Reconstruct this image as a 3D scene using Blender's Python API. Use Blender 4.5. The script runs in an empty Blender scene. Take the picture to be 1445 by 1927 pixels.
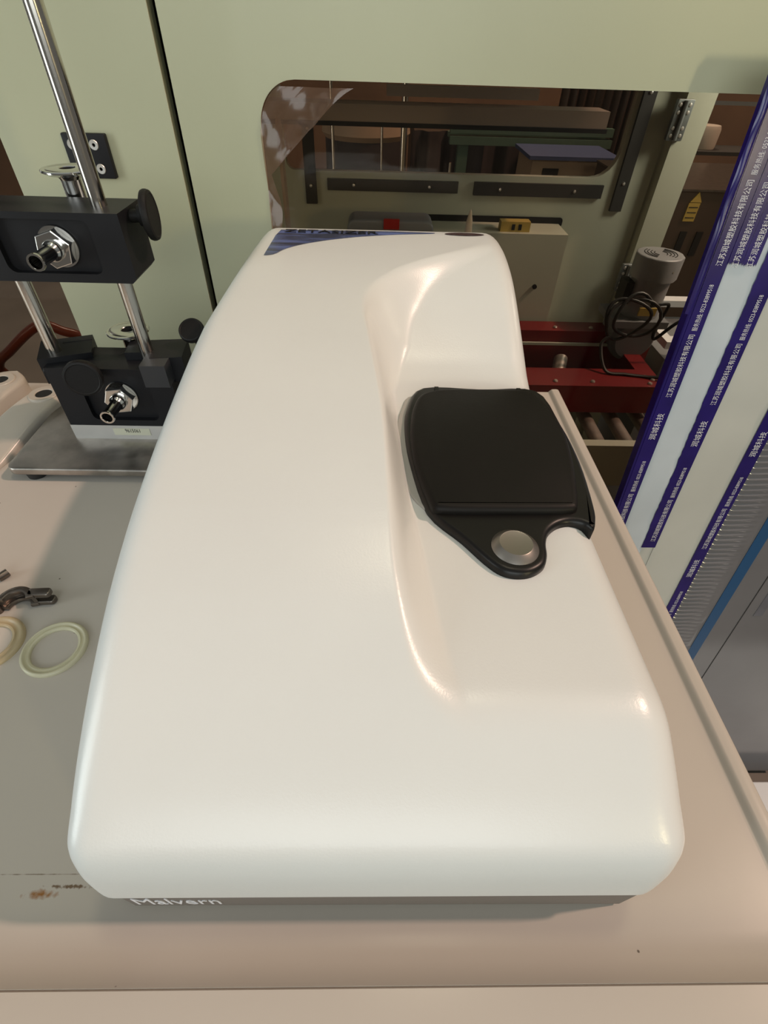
import bpy, bmesh, math, random
from mathutils import Vector, Matrix, Euler
random.seed(7)
SC = bpy.context.scene
COL = SC.collection

# ------------------------------------------------------------------ camera, world, lights, exposure
cam_data = bpy.data.cameras.new('camera')
cam = bpy.data.objects.new('camera', cam_data)
COL.objects.link(cam)
cam_data.sensor_fit = 'VERTICAL'
cam_data.sensor_height = 36.0
cam_data.lens = 36.0 * 940.0 / 1927.0
cam_data.clip_start = 0.01
_R = Matrix(((0.99965, -0.01186, -0.02354), (-0.00815, 0.69691, -0.71711), (0.02491, 0.71705, 0.69658)))
cam.matrix_world = Matrix.Translation((0, 0, 0.41)) @ _R.to_4x4()
SC.camera = cam

world = bpy.data.worlds.new('factory_hall')
SC.world = world
world.use_nodes = True
wn = world.node_tree.nodes
wl = world.node_tree.links
wbg = wn['Background']
wtc = wn.new('ShaderNodeTexCoord')
wsep = wn.new('ShaderNodeSeparateXYZ')
wmap = wn.new('ShaderNodeMapRange')
wmap.inputs['From Min'].default_value = -0.35
wmap.inputs['From Max'].default_value = 0.9
wramp = wn.new('ShaderNodeValToRGB')
wramp.color_ramp.elements[0].color = (0.15, 0.135, 0.115, 1)
wramp.color_ramp.elements[1].color = (0.50, 0.54, 0.53, 1)
wl.new(wtc.outputs['Generated'], wsep.inputs[0])
wl.new(wsep.outputs['Z'], wmap.inputs['Value'])
wl.new(wmap.outputs[0], wramp.inputs[0])
wl.new(wramp.outputs[0], wbg.inputs['Color'])
wbg.inputs['Strength'].default_value = 0.55

def area_light(name, loc, target, size, power, color, size_y=None):
    d = bpy.data.lights.new(name, 'AREA')
    d.energy = power
    d.color = color
    d.size = size
    if size_y:
        d.shape = 'RECTANGLE'
        d.size_y = size_y
    o = bpy.data.objects.new(name, d)
    o.location = loc
    v = Vector(target) - Vector(loc)
    o.rotation_euler = v.to_track_quat('-Z', 'Y').to_euler()
    COL.objects.link(o)
    return o

# warm high-bay lamp to the right, cool skylight rows to the left and overhead, low warm lamp front right
area_light('warm_bay_lamp', (5.3, 0.62, 5.9), (0, 0.3, 0.1), 0.26, 350, (1.0, 0.68, 0.53))
area_light('left_doorway', (-3.2, -0.9, 0.75), (0, 0.2, 0.75), 1.1, 54, (0.92, 1.0, 0.98), 3.0)
area_light('front_window', (-0.1, -3.0, 1.25), (0.1, 0.4, 0.15), 2.6, 44, (0.93, 1.0, 1.0), 1.6)
area_light('overhead_warm_lamp', (0.35, 0.75, 3.6), (0.2, 0.3, 0.0), 0.35, 14, (1.0, 0.88, 0.62))
area_light('low_warm_lamp', (1.9, -2.1, 0.78), (0.15, 0.07, 0.11), 0.14, 15.0, (1.0, 0.84, 0.46), 0.32)
area_light('housing_fill', (0.98, 1.26, 0.46), (0.76, 1.45, 0.10), 0.15, 2.2, (0.95, 1.0, 0.90))  # added fill with no known fixture, brightens the far post and door
area_light('far_hall_fill', (0.8, 3.4, 3.2), (0.8, 3.0, 0.0), 0.9, 95, (1.0, 0.88, 0.72))  # added fill, lifts the dim hall beyond the smoked pane

SC.view_settings.view_transform = 'Standard'
SC.view_settings.look = 'None'
SC.view_settings.gamma = 1.0
SC.view_settings.use_curve_mapping = False
SC.view_settings.exposure = 0.0
SC.cycles.use_denoising = True
SC.cycles.transparent_max_bounces = 16
SC.cycles.max_bounces = 10
SC.cycles.caustics_reflective = False
SC.cycles.caustics_refractive = False

# ------------------------------------------------------------------ materials
def srgb(r, g, b):
    f = lambda c: (c / 255.0 / 12.92) if c <= 10 else ((c / 255.0 + 0.055) / 1.055) ** 2.4
    return (f(r), f(g), f(b), 1.0)

def mat(name, col, rough=0.5, metal=0.0, vary=0.0, vscale=6.0, bump=0.0, bscale=300.0, coat=0.0, spec=0.5, rvary=0.0, trans=0.0, sub=0.0):
    m = bpy.data.materials.new(name)
    m.use_nodes = True
    nt = m.node_tree
    b = nt.nodes['Principled BSDF']
    b.inputs['Base Color'].default_value = col
    b.inputs['Roughness'].default_value = rough
    b.inputs['Metallic'].default_value = metal
    b.inputs['Coat Weight'].default_value = coat
    b.inputs['Specular IOR Level'].default_value = spec
    b.inputs['Transmission Weight'].default_value = trans
    tc = nt.nodes.new('ShaderNodeTexCoord')
    n = nt.nodes.new('ShaderNodeTexNoise')
    n.inputs['Scale'].default_value = vscale
    n.inputs['Detail'].default_value = 6
    nt.links.new(tc.outputs['Object'], n.inputs['Vector'])
    if vary:
        mx = nt.nodes.new('ShaderNodeMixRGB')
        mx.blend_type = 'MULTIPLY'
        mx.inputs['Fac'].default_value = 1.0
        mx.inputs['Color1'].default_value = col
        r = nt.nodes.new('ShaderNodeMapRange')
        r.inputs['From Min'].default_value = 0.3
        r.inputs['From Max'].default_value = 0.7
        r.inputs['To Min'].default_value = 1.0 - vary
        r.inputs['To Max'].default_value = 1.0
        nt.links.new(n.outputs['Fac'], r.inputs['Value'])
        nt.links.new(r.outputs[0], mx.inputs['Color2'])
        nt.links.new(mx.outputs[0], b.inputs['Base Color'])
    if rvary:
        r = nt.nodes.new('ShaderNodeMapRange')
        r.inputs['To Min'].default_value = max(0.02, rough - rvary)
        r.inputs['To Max'].default_value = rough + rvary
        nt.links.new(n.outputs['Fac'], r.inputs['Value'])
        nt.links.new(r.outputs[0], b.inputs['Roughness'])
    if bump:
        n2 = nt.nodes.new('ShaderNodeTexNoise')
        n2.inputs['Scale'].default_value = bscale
        n2.inputs['Detail'].default_value = 2
        nt.links.new(tc.outputs['Object'], n2.inputs['Vector'])
        bp = nt.nodes.new('ShaderNodeBump')
        bp.inputs['Strength'].default_value = bump
        bp.inputs['Distance'].default_value = 0.001
        nt.links.new(n2.outputs['Fac'], bp.inputs['Height'])
        nt.links.new(bp.outputs[0], b.inputs['Normal'])
    return m

def pane_mat(name, tint, gloss=0.06, rough=0.03):
    m = bpy.data.materials.new(name)
    m.use_nodes = True
    nt = m.node_tree
    for n in list(nt.nodes):
        nt.nodes.remove(n)
    out = nt.nodes.new('ShaderNodeOutputMaterial')
    t = nt.nodes.new('ShaderNodeBsdfTransparent')
    t.inputs[0].default_value = tint
    g = nt.nodes.new('ShaderNodeBsdfGlossy')
    g.inputs['Roughness'].default_value = rough
    g.inputs['Color'].default_value = (1, 1, 1, 1)
    lw = nt.nodes.new('ShaderNodeFresnel')
    lw.inputs['IOR'].default_value = 1.22
    mx = nt.nodes.new('ShaderNodeMixShader')
    nt.links.new(lw.outputs[0], mx.inputs[0])
    nt.links.new(t.outputs[0], mx.inputs[1])
    nt.links.new(g.outputs[0], mx.inputs[2])
    nt.links.new(mx.outputs[0], out.inputs[0])
    return m

M = {}
M['shell'] = mat('white_moulded_plastic', (0.665, 0.685, 0.68, 1), 0.29, bump=0.09, bscale=650, vary=0.03, vscale=9)
M['base'] = mat('dark_grey_plastic', (0.15, 0.132, 0.118, 1), 0.6, bump=0.2)
M['greyplate'] = mat('grey_plastic', (0.36, 0.36, 0.34, 1), 0.5)
M['lid'] = mat('black_rubberised_plastic', (0.0058, 0.0048, 0.0042, 1), 0.5, spec=0.2, vary=0.25, vscale=14, rvary=0.16, bump=0.05)
M['lidgloss'] = mat('black_gloss_plastic', (0.0045, 0.0038, 0.0036, 1), 0.33, rvary=0.1, spec=0.32)
M['silver'] = mat('silver_button', (0.30, 0.275, 0.25, 1), 0.36, 0.9)
M['chrome'] = mat('polished_steel', (0.72, 0.70, 0.67, 1), 0.12, 1.0)
M['steelrim'] = mat('bright_steel', (0.74, 0.72, 0.69, 1), 0.35, 0.55)
M['rod'] = mat('ground_steel_rod', (0.62, 0.58, 0.53, 1), 0.16, 1.0)
M['steelplate'] = mat('brushed_steel_plate', (0.56, 0.52, 0.48, 1), 0.36, 1.0, vary=0.35, vscale=40, rvary=0.12)
M['blackbar'] = mat('black_anodised_bar', (0.009, 0.009, 0.011, 1), 0.48, rvary=0.1, bump=0.05, spec=0.28)
M['knob'] = mat('black_knob', (0.007, 0.0065, 0.0065, 1), 0.55, spec=0.25, bump=0.2, bscale=700)
M['hole'] = mat('dark_bore', (0.004, 0.004, 0.004, 1), 0.8)
M['label'] = mat('cream_sticker', (0.66, 0.64, 0.50, 1), 0.5)
M['ink'] = mat('black_ink', (0.02, 0.02, 0.02, 1), 0.6)
M['whiteink'] = mat('white_print', (0.72, 0.72, 0.76, 1), 0.5)
M['wall'] = mat('cream_green_paint', (0.505, 0.505, 0.35, 1), 0.36, vary=0.06, vscale=4, bump=0.06, bscale=900)
M['wallin'] = mat('cream_paint_inside', (0.47, 0.485, 0.39, 1), 0.4, vary=0.06)
M['tanwhite'] = mat('beige_gel_coat', (0.47, 0.42, 0.36, 1), 0.28, vary=0.06, vscale=5, bump=0.05, bscale=60)
M['pane'] = pane_mat('bronze_acrylic', (0.82, 0.775, 0.72, 1))
M['farpane'] = pane_mat('smoked_acrylic', (0.85, 0.81, 0.77, 1))
M['paneedge'] = mat('amber_acrylic_edge', (0.16, 0.055, 0.02, 1), 0.25)
M['film'] = None
M['rubber'] = mat('black_rubber', (0.012, 0.012, 0.012, 1), 0.7)
M['gasket'] = mat('black_gasket_strip', (0.03, 0.027, 0.024, 1), 0.6)
M['zinc'] = mat('zinc_hinge', (0.30, 0.33, 0.33, 1), 0.45, 0.75, vary=0.3, vscale=60)
M['screw'] = mat('steel_screw', (0.72, 0.70, 0.66, 1), 0.35, 0.8)
M['red'] = mat('red_paint', (0.17, 0.006, 0.008, 1), 0.42, vary=0.25, vscale=8)
M['roller'] = mat('galvanised_roller', (0.58, 0.50, 0.44, 1), 0.36, 0.6, vary=0.4, vscale=25)
M['motor'] = mat('grey_hammertone', (0.30, 0.31, 0.32, 1), 0.45, 0.25, bump=0.3, bscale=120)
M['motordark'] = mat('grey_cast_paint', (0.16, 0.17, 0.18, 1), 0.5, 0.1)
M['cable'] = mat('black_cable', (0.012, 0.012, 0.012, 1), 0.45)
M['yellow'] = mat('yellow_plate', (0.42, 0.30, 0.07, 1), 0.5)
def silicone_mat(name, col, clear):
    m = mat(name, col, 0.28)
    nt = m.node_tree
    b = nt.nodes['Principled BSDF']
    tr = nt.nodes.new('ShaderNodeBsdfTransparent')
    tr.inputs[0].default_value = (0.95, 0.93, 0.82, 1)
    mx = nt.nodes.new('ShaderNodeMixShader')
    mx.inputs[0].default_value = 1 - clear
    nt.links.new(tr.outputs[0], mx.inputs[1])
    nt.links.new(b.outputs[0], mx.inputs[2])
    nt.links.new(mx.outputs[0], nt.nodes['Material Output'].inputs[0])
    return m
M['silicone'] = silicone_mat('clear_silicone', (0.70, 0.67, 0.50, 1), 0.35)
M['silicone2'] = silicone_mat('aged_silicone', (0.56, 0.46, 0.30, 1), 0.4)
M['cast'] = mat('cast_steel', (0.22, 0.19, 0.165, 1), 0.3, 0.9, vary=0.3, vscale=60)
M['carton'] = mat('white_wrapped_board', (0.56, 0.57, 0.53, 1), 0.42, vary=0.10, vscale=6)
M['cartonblue'] = mat('bluish_film_board', (0.58, 0.65, 0.71, 1), 0.36, vary=0.14, vscale=7)
M['greyfilm'] = mat('grey_stretch_film', (0.17, 0.170, 0.185, 1), 0.14, vary=0.15, vscale=5, spec=0.8)
M['tape'] = mat('blue_printed_tape', (0.020, 0.010, 0.15, 1), 0.24, vary=0.35, vscale=18)
M['bluestripe'] = mat('blue_print_stripe', (0.012, 0.075, 0.19, 1), 0.3)
M['blueprint'] = mat('blue_smudged_print', (0.15, 0.155, 0.185, 1), 0.3, vary=0.4, vscale=12)
M['whitecard'] = mat('white_card', (0.60, 0.62, 0.64, 1), 0.5)
M['brown'] = mat('brown_steel_cabinet', (0.055, 0.036, 0.025, 1), 0.5, vary=0.2)
M['brownwall'] = mat('brown_panel_wall', (0.16, 0.095, 0.058, 1), 0.7, vary=0.4, vscale=1.5)
M['brownbeam'] = mat('brown_beam_paint', (0.33, 0.26, 0.215, 1), 0.5)
M['jaw'] = mat('grey_anodised_jaw', (0.03, 0.03, 0.033, 1), 0.45)
M['concrete'] = mat('grey_concrete', (0.17, 0.15, 0.13, 1), 0.7, vary=0.3, vscale=2)
M['greenpaint'] = mat('green_conveyor_paint', (0.075, 0.135, 0.105, 1), 0.5, vary=0.2)
M['wood'] = mat('tan_board', (0.38, 0.28, 0.20, 1), 0.6, vary=0.2)
M['darkblue'] = mat('blue_sheet', (0.05, 0.07, 0.16, 1), 0.5)
M['purplegrey'] = mat('dark_tarpaulin', (0.05, 0.042, 0.045, 1), 0.7, vary=0.3)
M['seat'] = mat('beige_drum', (0.45, 0.38, 0.31, 1), 0.5)
M['hose'] = mat('red_hose', (0.20, 0.032, 0.015, 1), 0.35)
M['oval'] = mat('maroon_badge', (0.045, 0.018, 0.020, 1), 0.25)
M['bluebag'] = mat('grey_blue_housing', (0.20, 0.22, 0.25, 1), 0.4)
M['redbutton'] = mat('red_button', (0.45, 0.02, 0.02, 1), 0.35)
M['lampcap'] = mat('ivory_cap', (0.62, 0.52, 0.40, 1), 0.4)

# wrinkled protective film: mostly clear, catching warm light
def film_mat():
    m = bpy.data.materials.new('brown_protective_film')
    m.use_nodes = True
    nt = m.node_tree
    b = nt.nodes['Principled BSDF']
    b.inputs['Base Color'].default_value = (0.22, 0.13, 0.085, 1)
    b.inputs['Roughness'].default_value = 0.16
    b.inputs['Specular IOR Level'].default_value = 1.0
    tr = nt.nodes.new('ShaderNodeBsdfTransparent')
    tr.inputs[0].default_value = (0.8, 0.7, 0.6, 1)
    mx = nt.nodes.new('ShaderNodeMixShader')
    mx.inputs[0].default_value = 0.42
    nt.links.new(tr.outputs[0], mx.inputs[1])
    nt.links.new(b.outputs[0], mx.inputs[2])
    nt.links.new(mx.outputs[0], nt.nodes['Material Output'].inputs[0])
    return m
M['film'] = film_mat()

# blue badge: streaked blue print
def badge_mat():
    m = mat('blue_streaked_badge', (0.03, 0.05, 0.2, 1), 0.25)
    nt = m.node_tree
    b = nt.nodes['Principled BSDF']
    tc = nt.nodes.new('ShaderNodeTexCoord')
    mp = nt.nodes.new('ShaderNodeMapping')
    mp.inputs['Rotation'].default_value = (0, 0, 0.35)
    mp.inputs['Scale'].default_value = (14, 90, 1)
    n = nt.nodes.new('ShaderNodeTexNoise')
    n.inputs['Scale'].default_value = 1.0
    n.inputs['Detail'].default_value = 3
    r = nt.nodes.new('ShaderNodeValToRGB')
    r.color_ramp.elements[0].position = 0.35
    r.color_ramp.elements[0].color = (0.03, 0.035, 0.07, 1)
    r.color_ramp.elements[1].position = 0.68
    r.color_ramp.elements[1].color = (0.12, 0.17, 0.42, 1)
    nt.links.new(tc.outputs['Object'], mp.inputs[0])
    nt.links.new(mp.outputs[0], n.inputs['Vector'])
    nt.links.new(n.outputs['Fac'], r.inputs[0])
    nt.links.new(r.outputs[0], b.inputs['Base Color'])
    return m
M['badge'] = badge_mat()

# table top paint with a rust smear and a few fine scratches near the front left
def table_mat():
    m = mat('beige_gloss_paint', (0.475, 0.435, 0.388, 1), 0.25, spec=0.18, vary=0.05, vscale=5, bump=0.04, bscale=60)
    nt = m.node_tree
    b = nt.nodes['Principled BSDF']
    src = b.inputs['Base Color'].links[0].from_socket
    geo = nt.nodes.new('ShaderNodeNewGeometry')
    def spot(cx, cy, sx, sy, nscale, lo, hi):
        mp = nt.nodes.new('ShaderNodeMapping')
        mp.inputs['Location'].default_value = (-cx / sx, -cy / sy, 0)
        mp.inputs['Scale'].default_value = (1 / sx, 1 / sy, 0)
        nt.links.new(geo.outputs['Position'], mp.inputs[0])
        ln = nt.nodes.new('ShaderNodeVectorMath')
        ln.operation = 'LENGTH'
        nt.links.new(mp.outputs[0], ln.inputs[0])
        nz = nt.nodes.new('ShaderNodeTexNoise')
        nz.inputs['Scale'].default_value = nscale
        nz.inputs['Detail'].default_value = 5
        nt.links.new(geo.outputs['Position'], nz.inputs['Vector'])
        sb = nt.nodes.new('ShaderNodeMath')
        sb.operation = 'MULTIPLY_ADD'
        sb.inputs[1].default_value = 1.6
        nt.links.new(nz.outputs['Fac'], sb.inputs[0])
        nt.links.new(ln.outputs['Value'], sb.inputs[2])
        r = nt.nodes.new('ShaderNodeMapRange')
        r.inputs['From Min'].default_value = lo
        r.inputs['From Max'].default_value = hi
        r.inputs['To Min'].default_value = 1
        r.inputs['To Max'].default_value = 0
        nt.links.new(sb.outputs[0], r.inputs['Value'])
        return r.outputs[0]
    for (args, colr) in (((-0.212, 0.0615, 0.014, 0.0035, 260, 0.9, 1.6), (0.27, 0.12, 0.035, 1)),
                         ((-0.195, 0.0655, 0.030, 0.0022, 420, 1.0, 1.35), (0.16, 0.11, 0.07, 1)),
                         ((-0.22, 0.0722, 0.045, 0.0006, 160, 1.1, 1.5), (0.22, 0.18, 0.14, 1)),
                         ((0.18, 0.20, 0.012, 0.02, 300, 0.95, 1.3), (0.42, 0.36, 0.29, 1))):
        mx = nt.nodes.new('ShaderNodeMixRGB')
        mx.inputs['Color2'].default_value = colr
        nt.links.new(spot(*args), mx.inputs['Fac'])
        nt.links.new(src, mx.inputs['Color1'])
        src = mx.outputs[0]
    # sparse tiny specks
    vo = nt.nodes.new('ShaderNodeTexVoronoi')
    vo.inputs['Scale'].default_value = 34
    nt.links.new(geo.outputs['Position'], vo.inputs['Vector'])
    r = nt.nodes.new('ShaderNodeMapRange')
    r.inputs['From Min'].default_value = 0.02
    r.inputs['From Max'].default_value = 0.035
    r.inputs['To Min'].default_value = 0.8
    r.inputs['To Max'].default_value = 0
    nt.links.new(vo.outputs['Distance'], r.inputs['Value'])
    mx = nt.nodes.new('ShaderNodeMixRGB')
    mx.inputs['Color2'].default_value = (0.06, 0.045, 0.035, 1)
    nt.links.new(r.outputs[0], mx.inputs['Fac'])
    nt.links.new(src, mx.inputs['Color1'])
    nt.links.new(mx.outputs[0], b.inputs['Base Color'])
    return m
M['table'] = table_mat()

# ------------------------------------------------------------------ helpers
class MB:
    def __init__(s):
        s.bm = bmesh.new()
    def box(s, x0, x1, y0, y1, z0, z1, T=None):
        vs = [s.bm.verts.new((x, y, z)) for z in (z0, z1) for y in (y0, y1) for x in (x0, x1)]
        if T:
            for v in vs:
                v.co = T @ v.co
        for f in ((0, 2, 3, 1), (4, 5, 7, 6), (0, 1, 5, 4), (1, 3, 7, 5), (3, 2, 6, 7), (2, 0, 4, 6)):
            s.bm.faces.new([vs[i] for i in f])
        return s
    def lathe(s, prof, T=None, n=32, close=False):
        """prof: list of (r, h) turned about local Z"""
        rings = []
        for r, h in prof:
            if r < 1e-7:
                p = Vector((0, 0, h))
                rings.append([s.bm.verts.new(T @ p if T else p)])
            else:
                ring = []
                for i in range(n):
                    a = 2 * math.pi * i / n
                    p = Vector((r * math.cos(a), r * math.sin(a), h))
                    ring.append(s.bm.verts.new(T @ p if T else p))
                rings.append(ring)
        k = len(rings)
        for j in range(k if close else k - 1):
            a, b = rings[j], rings[(j + 1) % k]
            if len(a) == 1 and len(b) == 1:
                continue
            for i in range(n):
                i2 = (i + 1) % n
                if len(a) == 1:
                    s.bm.faces.new((a[0], b[i2], b[i]))
                elif len(b) == 1:
                    s.bm.faces.new((a[i], a[i2], b[0]))
                else:
                    s.bm.faces.new((a[i], a[i2], b[i2], b[i]))
        return s
    def cyl(s, p0, p1, r, n=24, r1=None):
        p0, p1 = Vector(p0), Vector(p1)
        d = p1 - p0
        T = Matrix.Translation(p0) @ d.to_track_quat('Z', 'Y').to_matrix().to_4x4()
        L = d.length
        r1 = r if r1 is None else r1
        return s.lathe([(0, 0), (r, 0), (r1, L), (0, L)], T, n)
    def tube(s, pts, r, n=10):
        pts = [Vector(p) for p in pts]
        rings = []
        up = Vector((0, 0, 1))
        prevx = None
        for i, p in enumerate(pts):
            t = (pts[min(i + 1, len(pts) - 1)] - pts[max(i - 1, 0)]).normalized()
            if prevx is None:
                x = t.cross(up) if abs(t.dot(up)) < 0.95 else t.cross(Vector((1, 0, 0)))
            else:
                x = prevx - t * prevx.dot(t)
            x.normalize()
            prevx = x
            y = t.cross(x)
            rings.append([s.bm.verts.new(p + (x * math.cos(2 * math.pi * k / n) + y * math.sin(2 * math.pi * k / n)) * r) for k in range(n)])
        for a, b in zip(rings, rings[1:]):
            for k in range(n):
                s.bm.faces.new((a[k], a[(k + 1) % n], b[(k + 1) % n], b[k]))
        s.bm.faces.new(rings[0][::-1])
        s.bm.faces.new(rings[-1])
        return s
    def prism(s, outline, z0, z1, T=None, bev=0.0, seg=3, bot=False):
        """outline: list of (x,y) counter-clockwise; rounded top edge of size bev"""
        n = len(outline)
        def inset(d):
            res = []
            for i in range(n):
                p0, p1, p2 = Vector(outline[i - 1]), Vector(outline[i]), Vector(outline[(i + 1) % n])
                e1, e2 = (p1 - p0), (p2 - p1)
                if e1.length < 1e-9 or e2.length < 1e-9:
                    res.append(p1.copy()); continue
                n1 = Vector((-e1.y, e1.x)).normalized()
                n2 = Vector((-e2.y, e2.x)).normalized()
                m = (n1 + n2)
                if m.length < 1e-6:
                    m = n1
                m.normalize()
                c = max(0.45, m.dot(n1))
                res.append(p1 + m * (d / c))
            return res
        layers = []
        if bot and bev:
            for k in range(seg, 0, -1):
                a = math.pi / 2 * k / seg
                layers.append((inset(bev * (1 - math.cos(a))), z0 + bev * (1 - math.sin(a))))
        layers.append((inset(0), z0 + (bev if bot and bev else 0)))
        if bev:
            for k in range(0, seg + 1):
                a = math.pi / 2 * k / seg
                layers.append((inset(bev * (1 - math.cos(a))), z1 - bev + bev * math.sin(a)))
        else:
            layers.append((inset(0), z1))
        rings = []
        for pts, z in layers:
            rings.append([s.bm.verts.new(T @ Vector((p[0], p[1], z)) if T else Vector((p[0], p[1], z))) for p in pts])
        for a, b in zip(rings, rings[1:]):
            for i in range(n):
                s.bm.faces.new((a[i], a[(i + 1) % n], b[(i + 1) % n], b[i]))
        s.bm.faces.new(rings[0][::-1])
        s.bm.faces.new(rings[-1])
        return s
    def build(s, name, m, parent=None, bevel=0.0, bseg=2, sharp=35, label=None):
        if bevel:
            bmesh.ops.bevel(s.bm, geom=[e for e in s.bm.edges if len(e.link_faces) == 2 and e.calc_face_angle(0) > 0.6],
                            offset=bevel, segments=bseg, affect='EDGES', profile=0.5, clamp_overlap=True)
        bmesh.ops.recalc_face_normals(s.bm, faces=s.bm.faces)
        me = bpy.data.meshes.new(name)
        s.bm.to_mesh(me)
        s.bm.free()
        for p in me.polygons:
            p.use_smooth = True
        me.set_sharp_from_angle(angle=math.radians(sharp))
        return link(name, me, m, parent, label)

def link(name, me, m, parent=None, label=None):
    o = bpy.data.objects.new(name, me)
    if m:
        if len(me.materials) == 0:
            me.materials.append(M[m] if isinstance(m, str) else m)
    COL.objects.link(o)
    if parent is not None:
        base = parent
        off = Vector((0, 0, 0))
        while base is not None:
            off += Vector(base.location)
            base = base.parent
        o.parent = parent
        o.location = -off if parent.parent is None else Vector((0, 0, 0))
        if parent.parent is not None:
            o.location = Vector((0, 0, 0))
    if label:
        o['label'] = label
    return o

def thing(name, label, cat, loc, group=None):
    o = bpy.data.objects.new(name, None)
    o.empty_display_size = 0.03
    COL.objects.link(o)
    o.location = loc
    tag(o, label, cat, group)
    return o

def tag(o, label=None, cat=None, group=None, kind=None):
    if label: o['label'] = label
    if cat: o['category'] = cat
    if group: o['group'] = group
    if kind: o['kind'] = kind
    return o

def text_mesh(name, body, size, T, m, parent, ext=0.0002, align='LEFT', spacing=1.0, width=None, height=None):
    cu = bpy.data.curves.new(name, 'FONT')
    cu.body = body
    cu.size = size
    cu.extrude = ext
    cu.resolution_u = 2
    cu.space_character = spacing
    cu.align_x = align
    tmp = bpy.data.objects.new(name + '_src', cu)
    COL.objects.link(tmp)
    bpy.context.view_layer.update()
    me = bpy.data.meshes.new_from_object(tmp.evaluated_get(bpy.context.evaluated_depsgraph_get()))
    bpy.data.objects.remove(tmp)
    bpy.data.curves.remove(cu)
    me.name = name
    if len(me.vertices) and (width or height):
        xs = [v.co.x for v in me.vertices]
        ys = [v.co.y for v in me.vertices]
        sx = width / (max(xs) - min(xs)) if width else 1
        sy = height / (max(ys) - min(ys)) if height else (sx if width else 1)
        x0, y0 = min(xs), min(ys)
        for v in me.vertices:
            v.co.x = (v.co.x - x0) * sx
            v.co.y = (v.co.y - y0) * sy
    me.materials.clear()
    me.transform(T)
    return link(name, me, m, parent)

def interp(x, tab):
    if x <= tab[0][0]:
        return tab[0][1]
    for (a, b), (c, d) in zip(tab, tab[1:]):
        if x <= c:
            return b + (d - b) * (x - a) / (c - a)
    return tab[-1][1]

def smooth_tab(tab, n=4):
    """Catmull-Rom resample of a table (monotone in x)"""
    out = []
    P = [Vector(p) for p in tab]
    for i in range(len(P) - 1):
        p0, p1, p2, p3 = P[max(i - 1, 0)], P[i], P[i + 1], P[min(i + 2, len(P) - 1)]
        for k in range(n):
            t = k / n
            q = 0.5 * ((2 * p1) + (p2 - p0) * t + (2 * p0 - 5 * p1 + 4 * p2 - p3) * t * t + (-p0 + 3 * p1 - 3 * p2 + p3) * t ** 3)
            out.append(tuple(q))
    out.append(tuple(P[-1]))
    return out

def closed_smooth(pts, n=4):
    P = [Vector(p) for p in pts]
    k = len(P)
    out = []
    for i in range(k):
        p0, p1, p2, p3 = P[i - 1], P[i], P[(i + 1) % k], P[(i + 2) % k]
        for j in range(n):
            t = j / n
            q = 0.5 * ((2 * p1) + (p2 - p0) * t + (2 * p0 - 5 * p1 + 4 * p2 - p3) * t * t + (-p0 + 3 * p1 - 3 * p2 + p3) * t ** 3)
            out.append(tuple(q))
    return out

def rounded_rect(x0, x1, y0, y1, r, n=6, radii=None):
    rr = radii or (r, r, r, r)       # bl, br, tr, tl
    out = []
    for (cx, cy, a0, q) in ((x0, y0, 180, 0), (x1, y0, 270, 1), (x1, y1, 0, 2), (x0, y1, 90, 3)):
        ra = rr[q]
        ccx = cx + (ra if cx == x0 else -ra)
        ccy = cy + (ra if cy == y0 else -ra)
        if ra == 0:
            out.append((cx, cy)); continue
        for k in range(n + 1):
            a = math.radians(a0 + 90 * k / n)
            out.append((ccx + ra * math.cos(a), ccy + ra * math.sin(a)))
    return out

XZ = Matrix(((1, 0, 0, 0), (0, 0, -1, 0), (0, 1, 0, 0), (0, 0, 0, 1)))  # (x, y, h) -> (x, -h, y): prism facing the viewer

def sheet_with_hole(outer, hole, y0, y1):
    """flat sheet in an XZ plane, thickness y0..y1, polygons given as (x,z); returns MB"""
    mb = MB()
    bm = mb.bm
    edges = []
    for loop in (outer, hole):
        vs = [bm.verts.new((p[0], y0, p[1])) for p in loop]
        for i in range(len(vs)):
            edges.append(bm.edges.new((vs[i], vs[(i + 1) % len(vs)])))
    bmesh.ops.triangle_fill(bm, edges=edges, use_beauty=True)
    r = bmesh.ops.extrude_face_region(bm, geom=bm.faces[:])
    for v in [g for g in r['geom'] if isinstance(g, bmesh.types.BMVert)]:
        v.co.y = y1
    return mb

# ------------------------------------------------------------------ setting: floor, far walls
fl = MB().box(-4, 5, -2.5, 6.2, -1.28, -1.23).build('floor', 'concrete')
tag(fl, 'dark grey concrete factory floor', kind='structure')
bw = MB().box(-4, 5, 5.6, 5.7, -1.23, 3.6).build('wall_back', 'brownwall')
tag(bw, 'far brown wall of the factory hall', kind='structure')

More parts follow.
